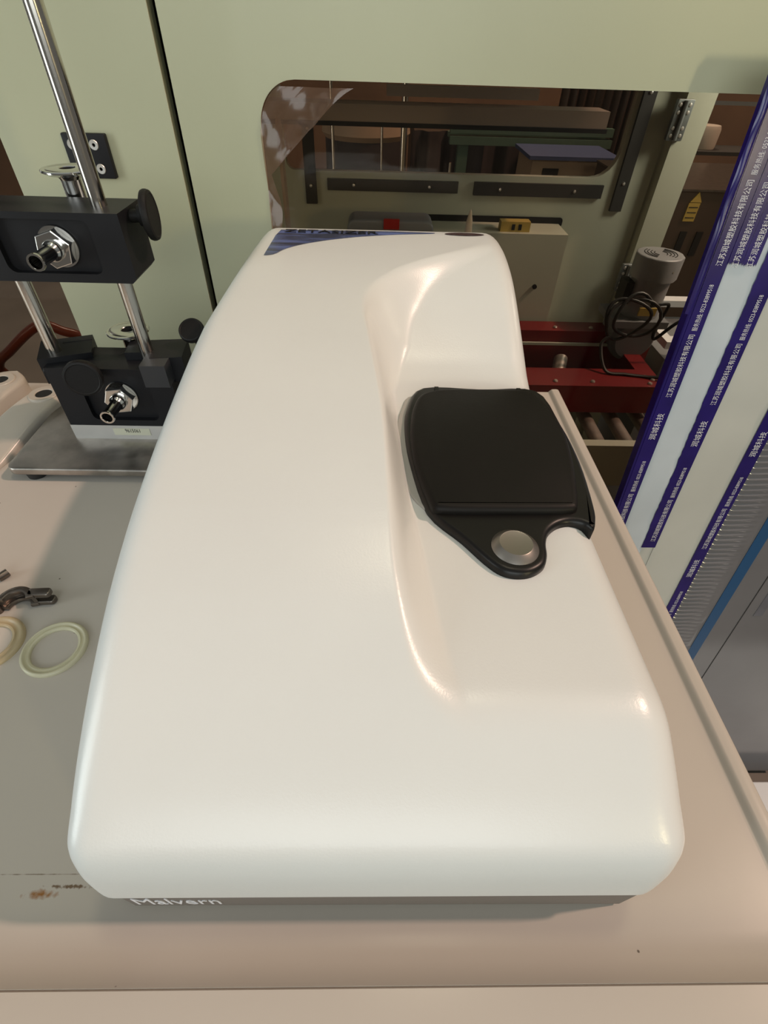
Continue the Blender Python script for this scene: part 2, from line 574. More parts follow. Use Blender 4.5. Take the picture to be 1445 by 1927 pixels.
# ------------------------------------------------------------------ workbench
tb = thing('workbench', 'beige gloss-painted workbench with raised rounded lip, under the white instrument', 'table', (-0.4, 0.4, -1.23))
mb = MB()
xs = [-1.15, -0.9, -0.7, -0.5, -0.3, -0.1, 0.05, 0.15, 0.2, 0.24, 0.262, 0.272, 0.275, 0.2765, 0.2772, 0.2780, 0.2788, 0.2796, 0.2804, 0.2812, 0.2819, 0.2826, 0.285, 0.288, 0.2915, 0.294, 0.296, 0.297]
ysr = [-0.03, -0.0295, -0.028, -0.024, -0.018, -0.008, 0.0, 0.008, 0.0125, 0.0150, 0.0156, 0.0162, 0.0172, 0.0185, 0.0205, 0.023, 0.026, 0.030, 0.035, 0.041, 0.05, 0.07, 0.1, 0.15, 0.2, 0.3, 0.4, 0.5, 0.6, 0.66, 0.69, 0.70]
def lipx(x):
    if x < 0.2765: return 0.0
    if x < 0.2826: return 0.0052 * math.sin((x - 0.2765) / 0.0061 * math.pi / 2) ** 1.3
    if x < 0.289: return 0.0052 + 0.0003 * (x - 0.2826) / 0.0064
    return 0.0055 - 0.010 * ((x - 0.289) / 0.008) ** 2.2
def lipy(y):
    if y > 0.041: return 0.0
    if y > 0.0162: return 0.0125 * ((0.041 - y) / 0.0248) ** 2.9
    if y > 0.0150: return 0.0125 - 0.0018 * (1 - abs(y - 0.0156) / 0.0006)
    if y > -0.018: return 0.0125 + 0.0005 * math.sin((0.0150 - y) / 0.033 * math.pi)
    return 0.0125 - 0.010 * ((-0.018 - y) / 0.012) ** 2
grid = [[mb.bm.verts.new((x, y, min(max(lipx(x), lipy(y)), lipx(x) if x > 0.289 else 9, lipy(y) if y < -0.018 else 9))) for x in xs] for y in ysr]
for j in range(len(ysr) - 1):
    for i in range(len(xs) - 1):
        mb.bm.faces.new((grid[j][i], grid[j][i + 1], grid[j + 1][i + 1], grid[j + 1][i]))
# skirt
low = {}
per = [(0, i) for i in range(len(xs))] + [(j, len(xs) - 1) for j in range(1, len(ysr))] + [(len(ysr) - 1, i) for i in range(len(xs) - 2, -1, -1)] + [(j, 0) for j in range(len(ysr) - 2, 0, -1)]
lo = [mb.bm.verts.new((grid[j][i].co.x, grid[j][i].co.y, -0.035)) for j, i in per]
for k in range(len(per)):
    a, b2 = per[k], per[(k + 1) % len(per)]
    mb.bm.faces.new((grid[a[0]][a[1]], lo[k], lo[(k + 1) % len(per)], grid[b2[0]][b2[1]]))
mb.bm.faces.new(lo[::-1])
mb.build('tabletop', 'table', tb, sharp=40)
MB().box(-1.13, 0.282, -0.012, 0.690, -1.18, -0.036).build('cabinet_body', 'tanwhite', tb)
for x in (-1.08, 0.23):
    for y in (0.03, 0.65):
        MB().cyl((x, y, -1.23), (x, y, -1.18), 0.02).build('leg', 'rubber', tb)

# ------------------------------------------------------------------ instrument (particle analyser)
PROF_A = [(0.0520, 0.050), (0.0523, 0.058), (0.0530, 0.068), (0.0541, 0.079), (0.0560, 0.090), (0.0588, 0.0995), (0.0630, 0.1065), (0.0696, 0.1128), (0.080, 0.1208), (0.0925, 0.1290),
          (0.1035, 0.1355), (0.120, 0.1445), (0.1405, 0.1545), (0.177, 0.170), (0.220, 0.183), (0.262, 0.192), (0.313, 0.2005), (0.375, 0.2085), (0.451, 0.216),
          (0.55, 0.222), (0.62, 0.2245), (0.67, 0.2255), (0.695, 0.2252), (0.708, 0.2235), (0.718, 0.220), (0.7245, 0.2145), (0.728, 0.206), (0.7295, 0.19), (0.7298, 0.15), (0.7299, 0.10), (0.73, 0.055)]
FLOOR = 0.1445
TAB_B = smooth_tab([(0.10, FLOOR), (0.40, FLOOR), (0.43, 0.1458), (0.455, 0.150), (0.48, 0.1575), (0.50, 0.167), (0.525, 0.179), (0.55, 0.1905), (0.575, 0.2015), (0.60, 0.211), (0.62, 0.2172), (0.64, 0.2215), (0.665, 0.2248), (0.69, 0.2255)], 4)
XR = [(0.05, 0.066), (0.09, 0.062), (0.097, 0.058), (0.111, 0.046), (0.126, 0.034), (0.149, 0.0255), (0.194, 0.0185), (0.231, 0.016), (0.275, 0.0135), (0.335, 0.010), (0.401, 0.003), (0.465, -0.003), (0.503, -0.001), (0.530, 0.006),
      (0.550, 0.0165), (0.575, 0.034), (0.600, 0.060), (0.620, 0.086), (0.640, 0.113), (0.66, 0.132), (0.70, 0.140)]
XR = smooth_tab(XR, 3)
WD = [(0.05, 0.004), (0.09, 0.006), (0.109, 0.011), (0.13, 0.018), (0.157, 0.019), (0.2, 0.019), (0.225, 0.018), (0.28, 0.015), (0.345, 0.015), (0.44, 0.0185), (0.5, 0.032), (0.55, 0.030), (0.60, 0.026), (0.65, 0.02), (0.70, 0.015)]
XL_T = [(0.05, -0.160), (0.40, -0.161), (0.45, -0.1605), (0.55, -0.154), (0.64, -0.148), (0.73, -0.141)]
XRT_T = [(0.05, 0.1745), (0.12, 0.173), (0.30, 0.1705), (0.45, 0.167), (0.60, 0.164), (0.73, 0.160)]
RL_T = [(0.05, 0.0145), (0.056, 0.0165), (0.075, 0.020)]
RR_T = [(0.05, 0.0160), (0.056, 0.0190), (0.078, 0.024)]
# resample profile A densely
prof = smooth_tab(PROF_A, 3)
dense = [prof[0]]
for p, q in zip(prof, prof[1:]):
    d = math.dist(p, q)
    k = max(1, int(d / 0.0032))
    for t in range(1, k + 1):
        dense.append((p[0] + (q[0] - p[0]) * t / k, p[1] + (q[1] - p[1]) * t / k))
def softmin(a, b, k):
    h = max(0.0, min(1.0, 0.5 + 0.5 * (b - a) / k))
    return b + (a - b) * h - k * h * (1 - h)
def zB(y, zA):
    if 0.085 < y < 0.695:
        return min(zA, softmin(zA, interp(y, TAB_B), 0.007)) if y < 0.2 else min(zA, interp(y, TAB_B))
    return zA
ST = []
for (y, zA) in dense:
    b = zB(y, zA) if zA > 0.115 and y < 0.7 else zA
    ST.append((y, zA, b))
def normals(idx):
    res = []
    for i in range(len(ST)):
        a, b = ST[max(i - 1, 0)], ST[min(i + 1, len(ST) - 1)]
        ty, tz = b[0] - a[0], b[idx] - a[idx]
        l = math.hypot(ty, tz) or 1
        res.append((-tz / l, ty / l))
    return res
NA, NB_ = normals(1), normals(2)
def wblend(x, y):
    t = (x - interp(y, XR)) / interp(y, WD)
    if t <= -0.35: return 0.0
    # soft shoulder at the top, tighter valley at the bottom
    if t >= 1.25: return 1.0
    u = (t + 0.35) / 1.60
    s = u * u * (3 - 2 * u)
    return s
def ztop(x, y):
    zA = interp(y, [(p[0], p[1]) for p in dense if 0.0575 < p[0]][:])
    b = zB(y, zA)
    return zA + (b - zA) * wblend(x, y)
mb = MB()
rows = []
NE = 8
for i, (y, zA, zBv) in enumerate(ST):
    xl, xr_ = interp(y, XL_T), interp(y, XRT_T)
    c0, w0 = interp(y, XR), interp(y, WD)
    RL, RR = interp(y, RL_T), interp(y, RR_T)
    za, zb = c0 - 0.45 * w0, min(c0 + 1.35 * w0, xr_ - RR - 0.002)
    za = min(za, zb - 0.004)
    xcols = []
    nL, nM, nR = 16, 26, 14
    xa0, xb0 = xl + RL, xr_ - RR
    for k in range(nL): xcols.append(xa0 + (za - xa0) * k / nL)
    for k in range(nM): xcols.append(za + (zb - za) * k / nM)
    for k in range(nR + 1): xcols.append(zb + (xb0 - zb) * k / nR)
    row = []
    nA, nB2 = NA[i], NB_[i]
    zlow = 0.05
    # left wall + round
    for q in (0.0, 0.35, 0.7):
        p = (y - nA[0] * RL, zA - nA[1] * RL)
        row.append((xl, p[0], zlow + (p[1] - zlow) * q))
    for k in range(NE):
        a = math.pi / 2 * (1 - k / NE)
        d = RL * (1 - math.cos(a))
        row.append((xl + RL - RL * math.sin(a), y - nA[0] * d, zA - nA[1] * d))
    for x in xcols:
        w = wblend(x, y) if zBv < zA - 1e-6 else 0.0
        row.append((x, y, zA + (zBv - zA) * w))
    for k in range(1, NE + 1):
        a = math.pi / 2 * k / NE
        d = RR * (1 - math.cos(a))
        row.append((xr_ - RR + RR * math.sin(a), y - nB2[0] * d, zBv - nB2[1] * d))
    for q in (0.7, 0.35, 0.0):
        p = (y - nB2[0] * RR, zBv - nB2[1] * RR)
        row.append((xr_, p[0], zlow + (p[1] - zlow) * q))
    rows.append([mb.bm.verts.new((p[0], p[1], max(p[2], zlow))) for p in row])
for a, b in zip(rows, rows[1:]):
    for k in range(len(a) - 1):
        mb.bm.faces.new((a[k], a[k + 1], b[k + 1], b[k]))
inst = thing('particle_size_analyser', 'large white moulded laboratory instrument with arched cover and black lid, on the beige workbench', 'instrument', (0.008, 0.39, 0.0))
mb.build('cover', 'shell', inst, sharp=60)

MB().prism([(-0.1580, 0.0588), (-0.1480, 0.0550), (0.1640, 0.0543), (0.1685, 0.0580), (0.158, 0.69), (-0.142, 0.69)], 0.0035, 0.062).build('base', 'base', inst, label='dark grey base under the white cover')
for x in (-0.12, 0.13):
    for y in (0.09, 0.64):
        MB().cyl((x, y, 0.0), (x, y, 0.005), 0.012).build('foot', 'rubber', inst)
FR = Matrix(((1, 0, 0, 0), (0, 0, -1, 0), (0, 1, 0, 0), (0, 0, 0, 1)))
text_mesh('maker_lettering', 'Malvern', 0.02, Matrix.Translation((-0.1435, 0.0548, 0.0105)) @ FR, 'whiteink', inst, ext=0.0003, width=0.052, height=0.0175)

# badge inlay
def lerp2(tab, x): return interp(x, tab)
LOWC = smooth_tab([(-0.1243, 0.5995), (-0.1180, 0.6010), (-0.1117, 0.6058), (-0.1048, 0.6190), (-0.0911, 0.6338), (-0.0677, 0.6495), (-0.0369, 0.6643), (-0.0048, 0.6753), (0.0348, 0.685), (0.0697, 0.6908), (0.0745, 0.6935)], 3)
UPC = [(-0.1243, 0.600), (-0.1197, 0.6915), (-0.0451, 0.6950), (0.0219, 0.6968), (0.074, 0.6945)]
mb = MB()
prev = None
for k in range(61):
    x = -0.1242 + (0.0742 + 0.1242) * k / 60
    y0, y1 = interp(x, LOWC), max(interp(x, UPC), interp(x, LOWC) + 0.0004)
    col_ = [mb.bm.verts.new((x, y0 + (y1 - y0) * q / 6, ztop(x, y0 + (y1 - y0) * q / 6) + 0.0005)) for q in range(7)]
    if prev:
        for q in range(6):
            mb.bm.faces.new((prev[q], col_[q], col_[q + 1], prev[q + 1]))
    prev = col_
bd = mb.build('badge', 'badge', inst, label='blue streaked triangular badge')
text_mesh('badge_lettering', 'ZETASIZER', 0.016, Matrix.Translation((-0.112, 0.6800, 0.2266)), 'lidgloss', bd, ext=0.0002, width=0.115, height=0.0115)
mb = MB()
ring, r2 = [], []
for k in range(40):
    a = 2 * math.pi * k / 40
    x, y = 0.1112 + 0.0248 * math.cos(a), 0.691 + 0.0066 * math.sin(a)
    ring.append(mb.bm.verts.new((x, y, ztop(x, min(y, 0.694)) + 0.0006)))
mb.bm.faces.new(ring)
mb.build('oval_badge', 'oval', inst, label='small dark maroon oval badge')

# measurement cell lid
LID = [(0.0490, 0.4480), (0.1072, 0.4476), (0.1640, 0.4460), (0.1740, 0.3867), (0.1757, 0.3316), (0.1709, 0.2790), (0.1665, 0.2600), (0.1618, 0.2520), (0.1570, 0.2575), (0.1470, 0.2597), (0.1370, 0.2567), (0.1287, 0.2491), (0.1242, 0.2386), (0.1222, 0.2271), (0.1176, 0.2175), (0.1080, 0.2110), (0.0979, 0.2095), (0.0876, 0.2125), (0.0782, 0.2217), (0.0642, 0.2413), (0.0416, 0.2709), (0.0319, 0.3214), (0.0284, 0.3661), (0.0314, 0.4100)]
lid_out = []
sm = closed_smooth(LID, 4)
lid_out = sm[::-1]
def ccw(p):
    a = sum(p[i - 1][0] * p[i][1] - p[i][0] * p[i - 1][1] for i in range(len(p)))
    return p if a > 0 else p[::-1]
GREY = closed_smooth([(0.040, 0.4400), (0.0270, 0.415), (0.0205, 0.3685), (0.0239, 0.3125), (0.0393, 0.2764), (0.07, 0.26), (0.11, 0.28), (0.140, 0.30), (0.152, 0.34), (0.155, 0.37), (0.152, 0.40), (0.145, 0.430), (0.130, 0.438), (0.09, 0.440)], 4)
MB().prism(ccw(GREY), 0.135, 0.1466, bev=0.001).build('lid_seat', 'greyplate', inst, label='pale grey seat ring under the black lid')
lf = MB().prism(ccw(lid_out), 0.138, 0.1515, bev=0.0045, seg=5).build('lid', 'lidgloss', inst, label='black hinged measurement cell lid')
PAN = [(0.0430, 0.4241), (0.0609, 0.4345), (0.1022, 0.4362), (0.1436, 0.4365), (0.1575, 0.4290), (0.1680, 0.3982), (0.1705, 0.3618), (0.1655, 0.3186), (0.1552, 0.2710), (0.1512, 0.2653), (0.0992, 0.2642), (0.0470, 0.2640), (0.0432, 0.2690), (0.0335, 0.317), (0.0318, 0.3629), (0.0355, 0.3986)]
def corner_smooth(pts, n=5, cut=0.25):
    out = []
    k = len(pts)
    for i in range(k):
        p0, p1, p2 = Vector(pts[i - 1]), Vector(pts[i]), Vector(pts[(i + 1) % k])
        a, b = p1 + (p0 - p1) * cut, p1 + (p2 - p1) * cut
        for j in range(n + 1):
            t = j / n
            out.append(tuple((1 - t) ** 2 * a + 2 * t * (1 - t) * p1 + t * t * b))
    return out
MB().prism(ccw(corner_smooth(PAN, 3, 0.4)), 0.148, 0.1585, bev=0.0050, seg=4).build('lid_panel', 'lid', lf, label='raised matt black lid panel')
for x in (0.0624, 0.1446):
    MB().box(x - 0.002, x + 0.002, 0.4345, 0.4440, 0.148, 0.1540).build('hinge_lug', 'lidgloss', lf)
T = Matrix.Translation((0.1000, 0.2325, 0.1505))
MB().lathe([(0.0, 0.0), (0.0166, 0.0), (0.0166, 0.0014), (0.0158, 0.0022), (0.0122, 0.0054), (0.0115, 0.0058), (0.0108, 0.0056), (0.0, 0.0053)], T, 48).build('release_button', 'silver', lf, sharp=25, label='round silver release button')

# ------------------------------------------------------------------ clamp stand on the left
RLX, RRX, RY = -0.380, -0.271, 0.563
st = thing('filter_clamp_stand', 'steel stand with two rods, black crossbars and hose nozzles, beside the white instrument', 'stand', (-0.33, 0.56, 0.0))
MB().prism(rounded_rect(-0.443, -0.215, 0.470, 0.655, 0.012), 0.0085, 0.018, bev=0.0018, bot=True).build('base_plate', 'steelplate', st)
for x in (-0.416, -0.243):
    for y in (0.483, 0.63):
        MB().cyl((x, y, 0.0), (x, y, 0.0087), 0.0115, r1=0.0125).build('rubber_foot', 'rubber', st)
sbk = MB().box(-0.384, -0.250, 0.534, 0.600, 0.018, 0.0385).build('support_block', 'steelrim', st, bevel=0.0006)
lb = MB().box(-0.3320, -0.2860, 0.5334, 0.5339, 0.0245, 0.0345).build('serial_sticker', 'label', sbk)
text_mesh('serial_number', '9615061', 0.006, Matrix.Translation((-0.3170, 0.5333, 0.0287)) @ FR, 'ink', sbk, ext=0.0001, width=0.0185, height=0.0052)
# rods
MB().cyl((RRX, RY, 0.115), (RRX, RY, 0.56), 0.0076, 32).build('rod', 'rod', st)
MB().cyl((RLX, RY, 0.115), (RLX, RY, 0.2900), 0.0076, 32).build('rod', 'rod', st)

def pocket_bar(x0, x1, y0, y1, z0, z1, px0, px1, pz0, pz1, cham, name, depth=0.007):
    """bar along X with a rounded pocket milled into the front (-Y) face"""
    outer = [(x0, z0), (x1 - cham, z0), (x1, z0 + cham), (x1, z1), (x0, z1)]
    hole = rounded_rect(px0, px1, pz0, pz1, 0.008, 5)
    mb = sheet_with_hole(outer, hole, y0, y0 + depth)
    bm2 = mb.bm
    mb.prism([(p[0], p[1]) for p in outer], -(y1), -(y0 + depth), T=XZ)
    return mb.build(name, 'blackbar', st, sharp=30)
up = pocket_bar(-0.402, -0.2435, 0.534, 0.592, 0.214, 0.2775, -0.368, -0.274, 0.2225, 0.2715, 0.005, 'upper_crossbar')
lw = pocket_bar(-0.383, -0.240, 0.534, 0.588, 0.0387, 0.117, -0.350, -0.268, 0.047, 0.109, 0.003, 'lower_crossbar')

def nozzle(x, z, y, rot):
    T = Matrix.Translation((x, y, z)) @ Matrix.Rotation(math.pi / 2, 4, 'X')   # local +Z -> -Y
    nz = MB().lathe([(0.0098, 0), (0.0098, 0.016), (0.0088, 0.018), (0.0078, 0.020), (0.0068, 0.022), (0.0068, 0.043), (0.0080, 0.0445), (0.0082, 0.0465), (0.0078, 0.0480), (0.0060, 0.0480), (0.0056, 0.0470), (0.0056, 0.015), (0.0, 0.015)], T, 32).build('hose_nozzle', 'chrome', st, sharp=30)
    MB().lathe([(0.0095, 0.0), (0.0190, 0.0), (0.0194, 0.0008), (0.0190, 0.0022), (0.0095, 0.0022)], T, 40).build('washer', 'chrome', nz)
    mb = MB()
    hexa = [(0.0180 * math.cos(rot + math.pi / 3 * k), 0.0180 * math.sin(rot + math.pi / 3 * k)) for k in range(6)]
    mb.prism(hexa, 0.0024, 0.0125, T=T, bev=0.0011, seg=2)
    mb.build('hex_nut', 'chrome', nz, sharp=20)
    MB().lathe([(0.0, 0.0155), (0.0056, 0.0155), (0.0056, 0.0440)], T, 24).build('bore', 'hole', nz)
nozzle(-0.313, 0.246, 0.541, 0.3)
nozzle(-0.308, 0.0775, 0.541, 0.12)

def ferrule(x, y, z, zb):
    T = Matrix.Translation((x, y, z))
    fr = MB().lathe([(0.0078, -0.001), (0.0085, -0.0002), (0.0190, 0.0), (0.0205, -0.0007), (0.0218, -0.0002), (0.0246, -0.0004), (0.0253, -0.0012), (0.0253, -0.0026), (0.0200, -0.0052), (0.0120, -0.0065), (0.0098, -0.010), (0.0095, zb - z)], T, 48).build('ferrule_pipe', 'chrome', st, sharp=30)
    MB().lathe([(0.0078, -0.0012), (0.0074, -0.02), (0.0, -0.02)], T, 32).build('bore', 'hole', fr)
ferrule(-0.312, 0.606, 0.3005, 0.245)
ferrule(-0.3065, 0.606, 0.1330, 0.08)

def knob(name, p, axis, r, t, shaft, parent, rs=0.006):
    d = Vector(axis).normalized()
    T = Matrix.Translation(p) @ d.to_track_quat('Z', 'Y').to_matrix().to_4x4()
    k = MB().lathe([(0, -shaft), (rs, -shaft), (rs, -0.006), (r * 0.42, -0.006), (r * 0.45, 0.0), (r * 0.86, 0.0), (r * 0.97, 0.0012), (r, 0.003), (r, t - 0.003), (r * 0.96, t - 0.0006), (r * 0.86, t), (r * 0.82, t - 0.0006), (0, t - 0.0006)], T, 40).build(name, 'knob', parent, sharp=30)
    return k
knob('clamp_knob', (-0.2295, 0.566, 0.2690), (1, 0.10, 0.03), 0.0225, 0.008, 0.016, st)
knob('clamp_knob', (-0.3290, 0.518, 0.1165), (0.20, -1, 0.10), 0.0205, 0.010, 0.020, st)
knob('clamp_knob', (-0.2160, 0.578, 0.1430), (-0.05, -0.55, 0.75), 0.0150, 0.008, 0.022, st)

# lower rod clamps
T1 = Matrix.Translation((-0.372, 0.574, 0.0)) @ Matrix.Rotation(0.36, 4, 'Z')
lc = MB()
lc.box(-0.029, 0.029, -0.024, 0.026, 0.092, 0.1235, T1)
lc.build('rod_clamp', 'blackbar', st, bevel=0.0012)
MB().box(-0.004, 0.0290, 0.012, 0.017, 0.1230, 0.1240, T1).build('clamp_slot', 'hole', st)
MB().lathe([(0, -0.004), (0.008, -0.004), (0.008, 0.004), (0.0066, 0.0055), (0.004, 0.0055), (0.0035, 0.003), (0, 0.003)], Matrix.Translation((-0.3845, 0.5480, 0.107)) @ Matrix.Rotation(0.36, 4, 'Z') @ Matrix.Rotation(math.pi / 2, 4, 'X'), 24).build('socket_screw', 'knob', st)
T2 = Matrix.Translation((-0.262, 0.566, 0.0)) @ Matrix.Rotation(0.12, 4, 'Z')
rc = MB()
rc.box(-0.034, 0.034, -0.006, 0.026, 0.095, 0.1265, T2)
rc.box(-0.0025, 0.034, -0.022, -0.006, 0.095, 0.1265, T2)
rc.build('rod_clamp', 'blackbar', st, bevel=0.0010)
MB().box(-0.0275, 0.0010, -0.0400, -0.0065, 0.099, 0.1262, Matrix.Translation((-0.2415, 0.566, 0)) @ Matrix.Rotation(0.03, 4, 'Z')).build('clamp_jaw', 'jaw', st, bevel=0.0010)

# ------------------------------------------------------------------ painted castings behind the stand, left
def lug(name, cx, cy, h, L, lab, rot, r=0.0245):
    root = thing(name, lab, 'casting', (cx, cy, 0), 'beige castings at the back left of the bench')
    mb = MB()
    T = Matrix.Translation((cx, cy, 0)) @ Matrix.Rotation(rot, 4, 'Z')
    # capsule outline whose height tapers to nothing towards the front
    ns, nc = 22, 10
    prev = None
    sts = []
    for k in range(9):
        a = math.pi / 2 * (1 - k / 8)
        sts.append((r * 1.0 * math.sin(a), r * math.cos(a)))
    for k in range(1, ns + 1):
        sts.append((-L * k / ns, r * (1 + 0.5 * k / ns)))
    for (yy, w) in sts:
        u = max(0.0, min(1.0, (-yy) / L))
        hh = h * (1 - u * u * (3 - 2 * u)) + 0.0004
        w = max(w, 0.0005)
        ring = []
        eb = min(0.007, w * 0.9, hh)
        pts = [(-w, 0.0003), (-w, hh - eb + 0.0003)]
        for q in range(1, 5):
            a = math.pi / 2 * q / 4
            pts.append((-w + eb * (1 - math.cos(a)), hh - eb + eb * math.sin(a)))
        pts += [(-w * 0.3 if w > 0.01 else -w * 0.05, hh)]
        pts += [(-x, z) for x, z in pts[::-1]]
        ring = [mb.bm.verts.new(T @ Vector((x, yy, z))) for x, z in pts]
        if prev:
            for q in range(len(ring) - 1):
                mb.bm.faces.new((prev[q], prev[q + 1], ring[q + 1], ring[q]))
        prev = ring
    mb.build('body', 'tanwhite', root, sharp=60)
    MB().lathe([(0.0108, -0.004), (0.0108, 0.0014), (0.0116, 0.0022), (0.0186, 0.0022), (0.0198, 0.0012), (0.0203, -0.002)], Matrix.Translation((cx, cy, h)), 36).build('boss', 'tanwhite', root)
    MB().lathe([(0, 0.0010), (0.0109, 0.0010)], Matrix.Translation((cx, cy, h)), 24).build('bore', 'hole', root)
lug('painted_casting', -0.460, 0.6185, 0.030, 0.17, 'beige painted casting with round bolt hole, beside the stand base plate', 0.32 * -1)
lug('painted_casting', -0.536, 0.650, 0.032, 0.20, 'beige painted casting with bolt hole, cut off at the left edge of the photo', -0.32, 0.030)

# ------------------------------------------------------------------ gaskets and pipe clamp on the bench
def gasket(name, cx, cy, ro, ri, lab, m):
    prof = []
    w = (ro - ri) / 2
    c = (ro + ri) / 2
    for k in range(16):
        a = 2 * math.pi * k / 16
        rr = 1.0
        prof.append((c + w * math.cos(a) * (1.0), 0.0024 + 0.0024 * math.sin(a)))
    # raised bead in the middle of the ring
    prof2 = [(ri, 0.0), (ri, 0.0022), (ri + 0.0008, 0.0028), (ri + 0.0022, 0.0030), (ri + 0.0026, 0.0020), (c + 0.0006, 0.0020), (c + 0.0012, 0.0036), (ro - 0.0014, 0.0036), (ro, 0.0020), (ro, 0.0)]
    o = MB().lathe(prof2, Matrix.Translation((cx, cy, 0.0001)), 56, close=True).build(name, m, None, sharp=70)
    tag(o, lab, 'gasket', 'silicone pipe gaskets on the bench')
gasket('pipe_gasket', -0.2842, 0.2392, 0.0278, 0.0196, 'pale translucent ring gasket lying flat beside the white instrument', 'silicone')
gasket('pipe_gasket', -0.3440, 0.2440, 0.0285, 0.0180, 'yellowed ring gasket half out of frame under the pipe clamp', 'silicone2')

cl = thing('pipe_clamp', 'dark steel hinged pipe clamp lying open above the gaskets', 'clamp', (-0.33, 0.285, 0.0))
def clamp_half(cx, cy, rot, name):
    # half ring with a U section: two flanges joined by an outer web, each flange ending in a fork lug
    T = Matrix.Translation((cx, cy, 0.0)) @ Matrix.Rotation(rot, 4, 'Z')
    def arc(ro, ri, a0, a1, n=16):
        o = [(ro * math.cos(math.radians(a0 + (a1 - a0) * k / n)), ro * math.sin(math.radians(a0 + (a1 - a0) * k / n))) for k in range(n + 1)]
        q = [(ri * math.cos(math.radians(a0 + (a1 - a0) * k / n)), ri * math.sin(math.radians(a0 + (a1 - a0) * k / n))) for k in range(n + 1)]
        return o + q[::-1]
    h = MB().prism(arc(0.0168, 0.0135, 18, 176), 0.001, 0.0165, T=T, bev=0.001, seg=2, bot=True).build(name, 'cast', cl, sharp=40)
    for z0 in (0.0005, 0.0118):
        MB().prism(arc(0.0166, 0.0098, 14, 178), z0, z0 + 0.0055, T=T, bev=0.0016, seg=2, bot=True).build('flange', 'cast', h, sharp=40)
        MB().prism(rounded_rect(0.0085, 0.0300, 0.0045, 0.0135, 0.0034), z0, z0 + 0.0055, T=T, bev=0.0014, bot=True).build('fork_lug', 'cast', h, sharp=40)
    return h
clamp_half(-0.3350, 0.2805, 0.06, 'clamp_half')
clamp_half(-0.3760, 0.2860, 2.6, 'clamp_half')
MB().cyl((-0.3545, 0.2790, 0.0), (-0.3545, 0.2790, 0.0175), 0.0036, 16).build('hinge_pin', 'cast', cl)
MB().cyl((-0.3735, 0.3155, 0.0045), (-0.3680, 0.3235, 0.0045), 0.0042, 12).build('swing_bolt', 'cast', cl)

# ------------------------------------------------------------------ packing machine enclosure (the pale green steel wall behind the bench)
WY = 0.85
en = thing('machine_enclosure', 'pale green-cream steel machine housing with large bronze viewing pane, behind the bench', 'machine', (0.1, 1.2, -1.23))
# left leaf: a plain panel, X -0.513 .. -0.275 ; right door with the big cut-out
MB().box(-0.513, -0.2755, WY - 0.002, WY + 0.028, -1.18, 1.6).build('side_panel', 'wall', en, bevel=0.002)
hole = [(-0.1615, 0.150), (-0.1600, 0.17), (-0.1580, 0.308)]
hole = [(1.02, -0.62), (1.02, 0.3575)] + [(-0.108, 0.3590)]
cx_, cz_, ra = -0.1065, 0.3085, 0.0500
arc = [(cx_ + ra * math.cos(math.radians(a)), cz_ + ra * math.sin(math.radians(a))) for a in range(96, 181, 6)]
hole = [(1.02, -0.62), (1.02, 0.3585), (-0.1065, 0.3585)] + arc[1:] + [(-0.1595, -0.62)]
door = sheet_with_hole([(-0.2685, -1.18), (1.10, -1.18), (1.10, 1.6), (-0.2685, 1.6)], hole, WY, WY + 0.003)
door.box(-0.2685, -0.2655, WY, WY + 0.028, -1.18, 1.6)
dr = door.build('door_panel', 'wall', en, sharp=30)
MB().box(-0.285, -0.255, WY + 0.026, WY + 0.040, -1.18, 1.6).build('door_stop', 'rubber', en)
# slight pressed swage in the door near its left edge
pn = MB().prism(rounded_rect(-0.172, 1.04, -0.64, 0.372, 0.055, 8, radii=(0.02, 0.02, 0.02, 0.055)), -(WY + 0.0075), -(WY + 0.0035), T=XZ).build('viewing_pane', 'pane', dr, label='bronze tinted acrylic viewing pane')
mb = MB()
edge = [(-0.1590, -0.60)] + [(x, z) for x, z in arc[::-1]] 
for a, b in zip(edge, edge[1:]):
    pass
mb.tube([(x + 0.0002, WY + 0.0022, z) for x, z in edge[1:]] , 0.0006, 6)
mb.tube([(-0.1566, WY + 0.0022, 0.300), (-0.1593, WY + 0.0022, -0.60)], 0.0006, 6)
mb.build('pane_edge', 'paneedge', dr)
# crumpled protective film peeling at the top left of the pane
mb = MB()
nu, nv = 34, 44
rng = random.Random(3)
ph = [(rng.uniform(20, 120), rng.uniform(-90, 90), rng.uniform(0, 6.3), rng.uniform(0.0006, 0.002)) for _ in range(9)]
g = []
for j in range(nv + 1):
    row = []
    v = j / nv
    for i in range(nu + 1):
        u = i / nu
        z = 0.352 - 0.20 * v
        wmax = 0.084 * max(0.0, 1 - v * 2.1) ** 0.85 + 0.013 + 0.005 * math.sin(11 * v)
        x = -0.1565 + wmax * u + 0.035 * max(0, 0.12 - v) / 0.12 * (1 if u > 0 else 0) * 0
        # follow the rounded corner
        if z > cz_:
            xin = cx_ - math.sqrt(max(0, (ra - 0.001) ** 2 - (z - cz_) ** 2))
            x = max(x, xin + 0.001) if u == 0 else xin + 0.001 + (wmax) * u
        d = sum(a * (1 - 2 * abs(math.sin(0.5 * (fx * x + fz * z + p)))) for fx, fz, p, a in ph)
        row.append(mb.bm.verts.new((x, WY - 0.005 + d * 0.75 - 0.004 * u * (1 - v), z)))
    g.append(row)
for j in range(nv):
    for i in range(nu):
        mb.bm.faces.new((g[j][i], g[j][i + 1], g[j + 1][i + 1], g[j + 1][i]))
mb.build('protective_film', 'film', dr, sharp=80, label='crumpled brown protective film peeling off the pane')

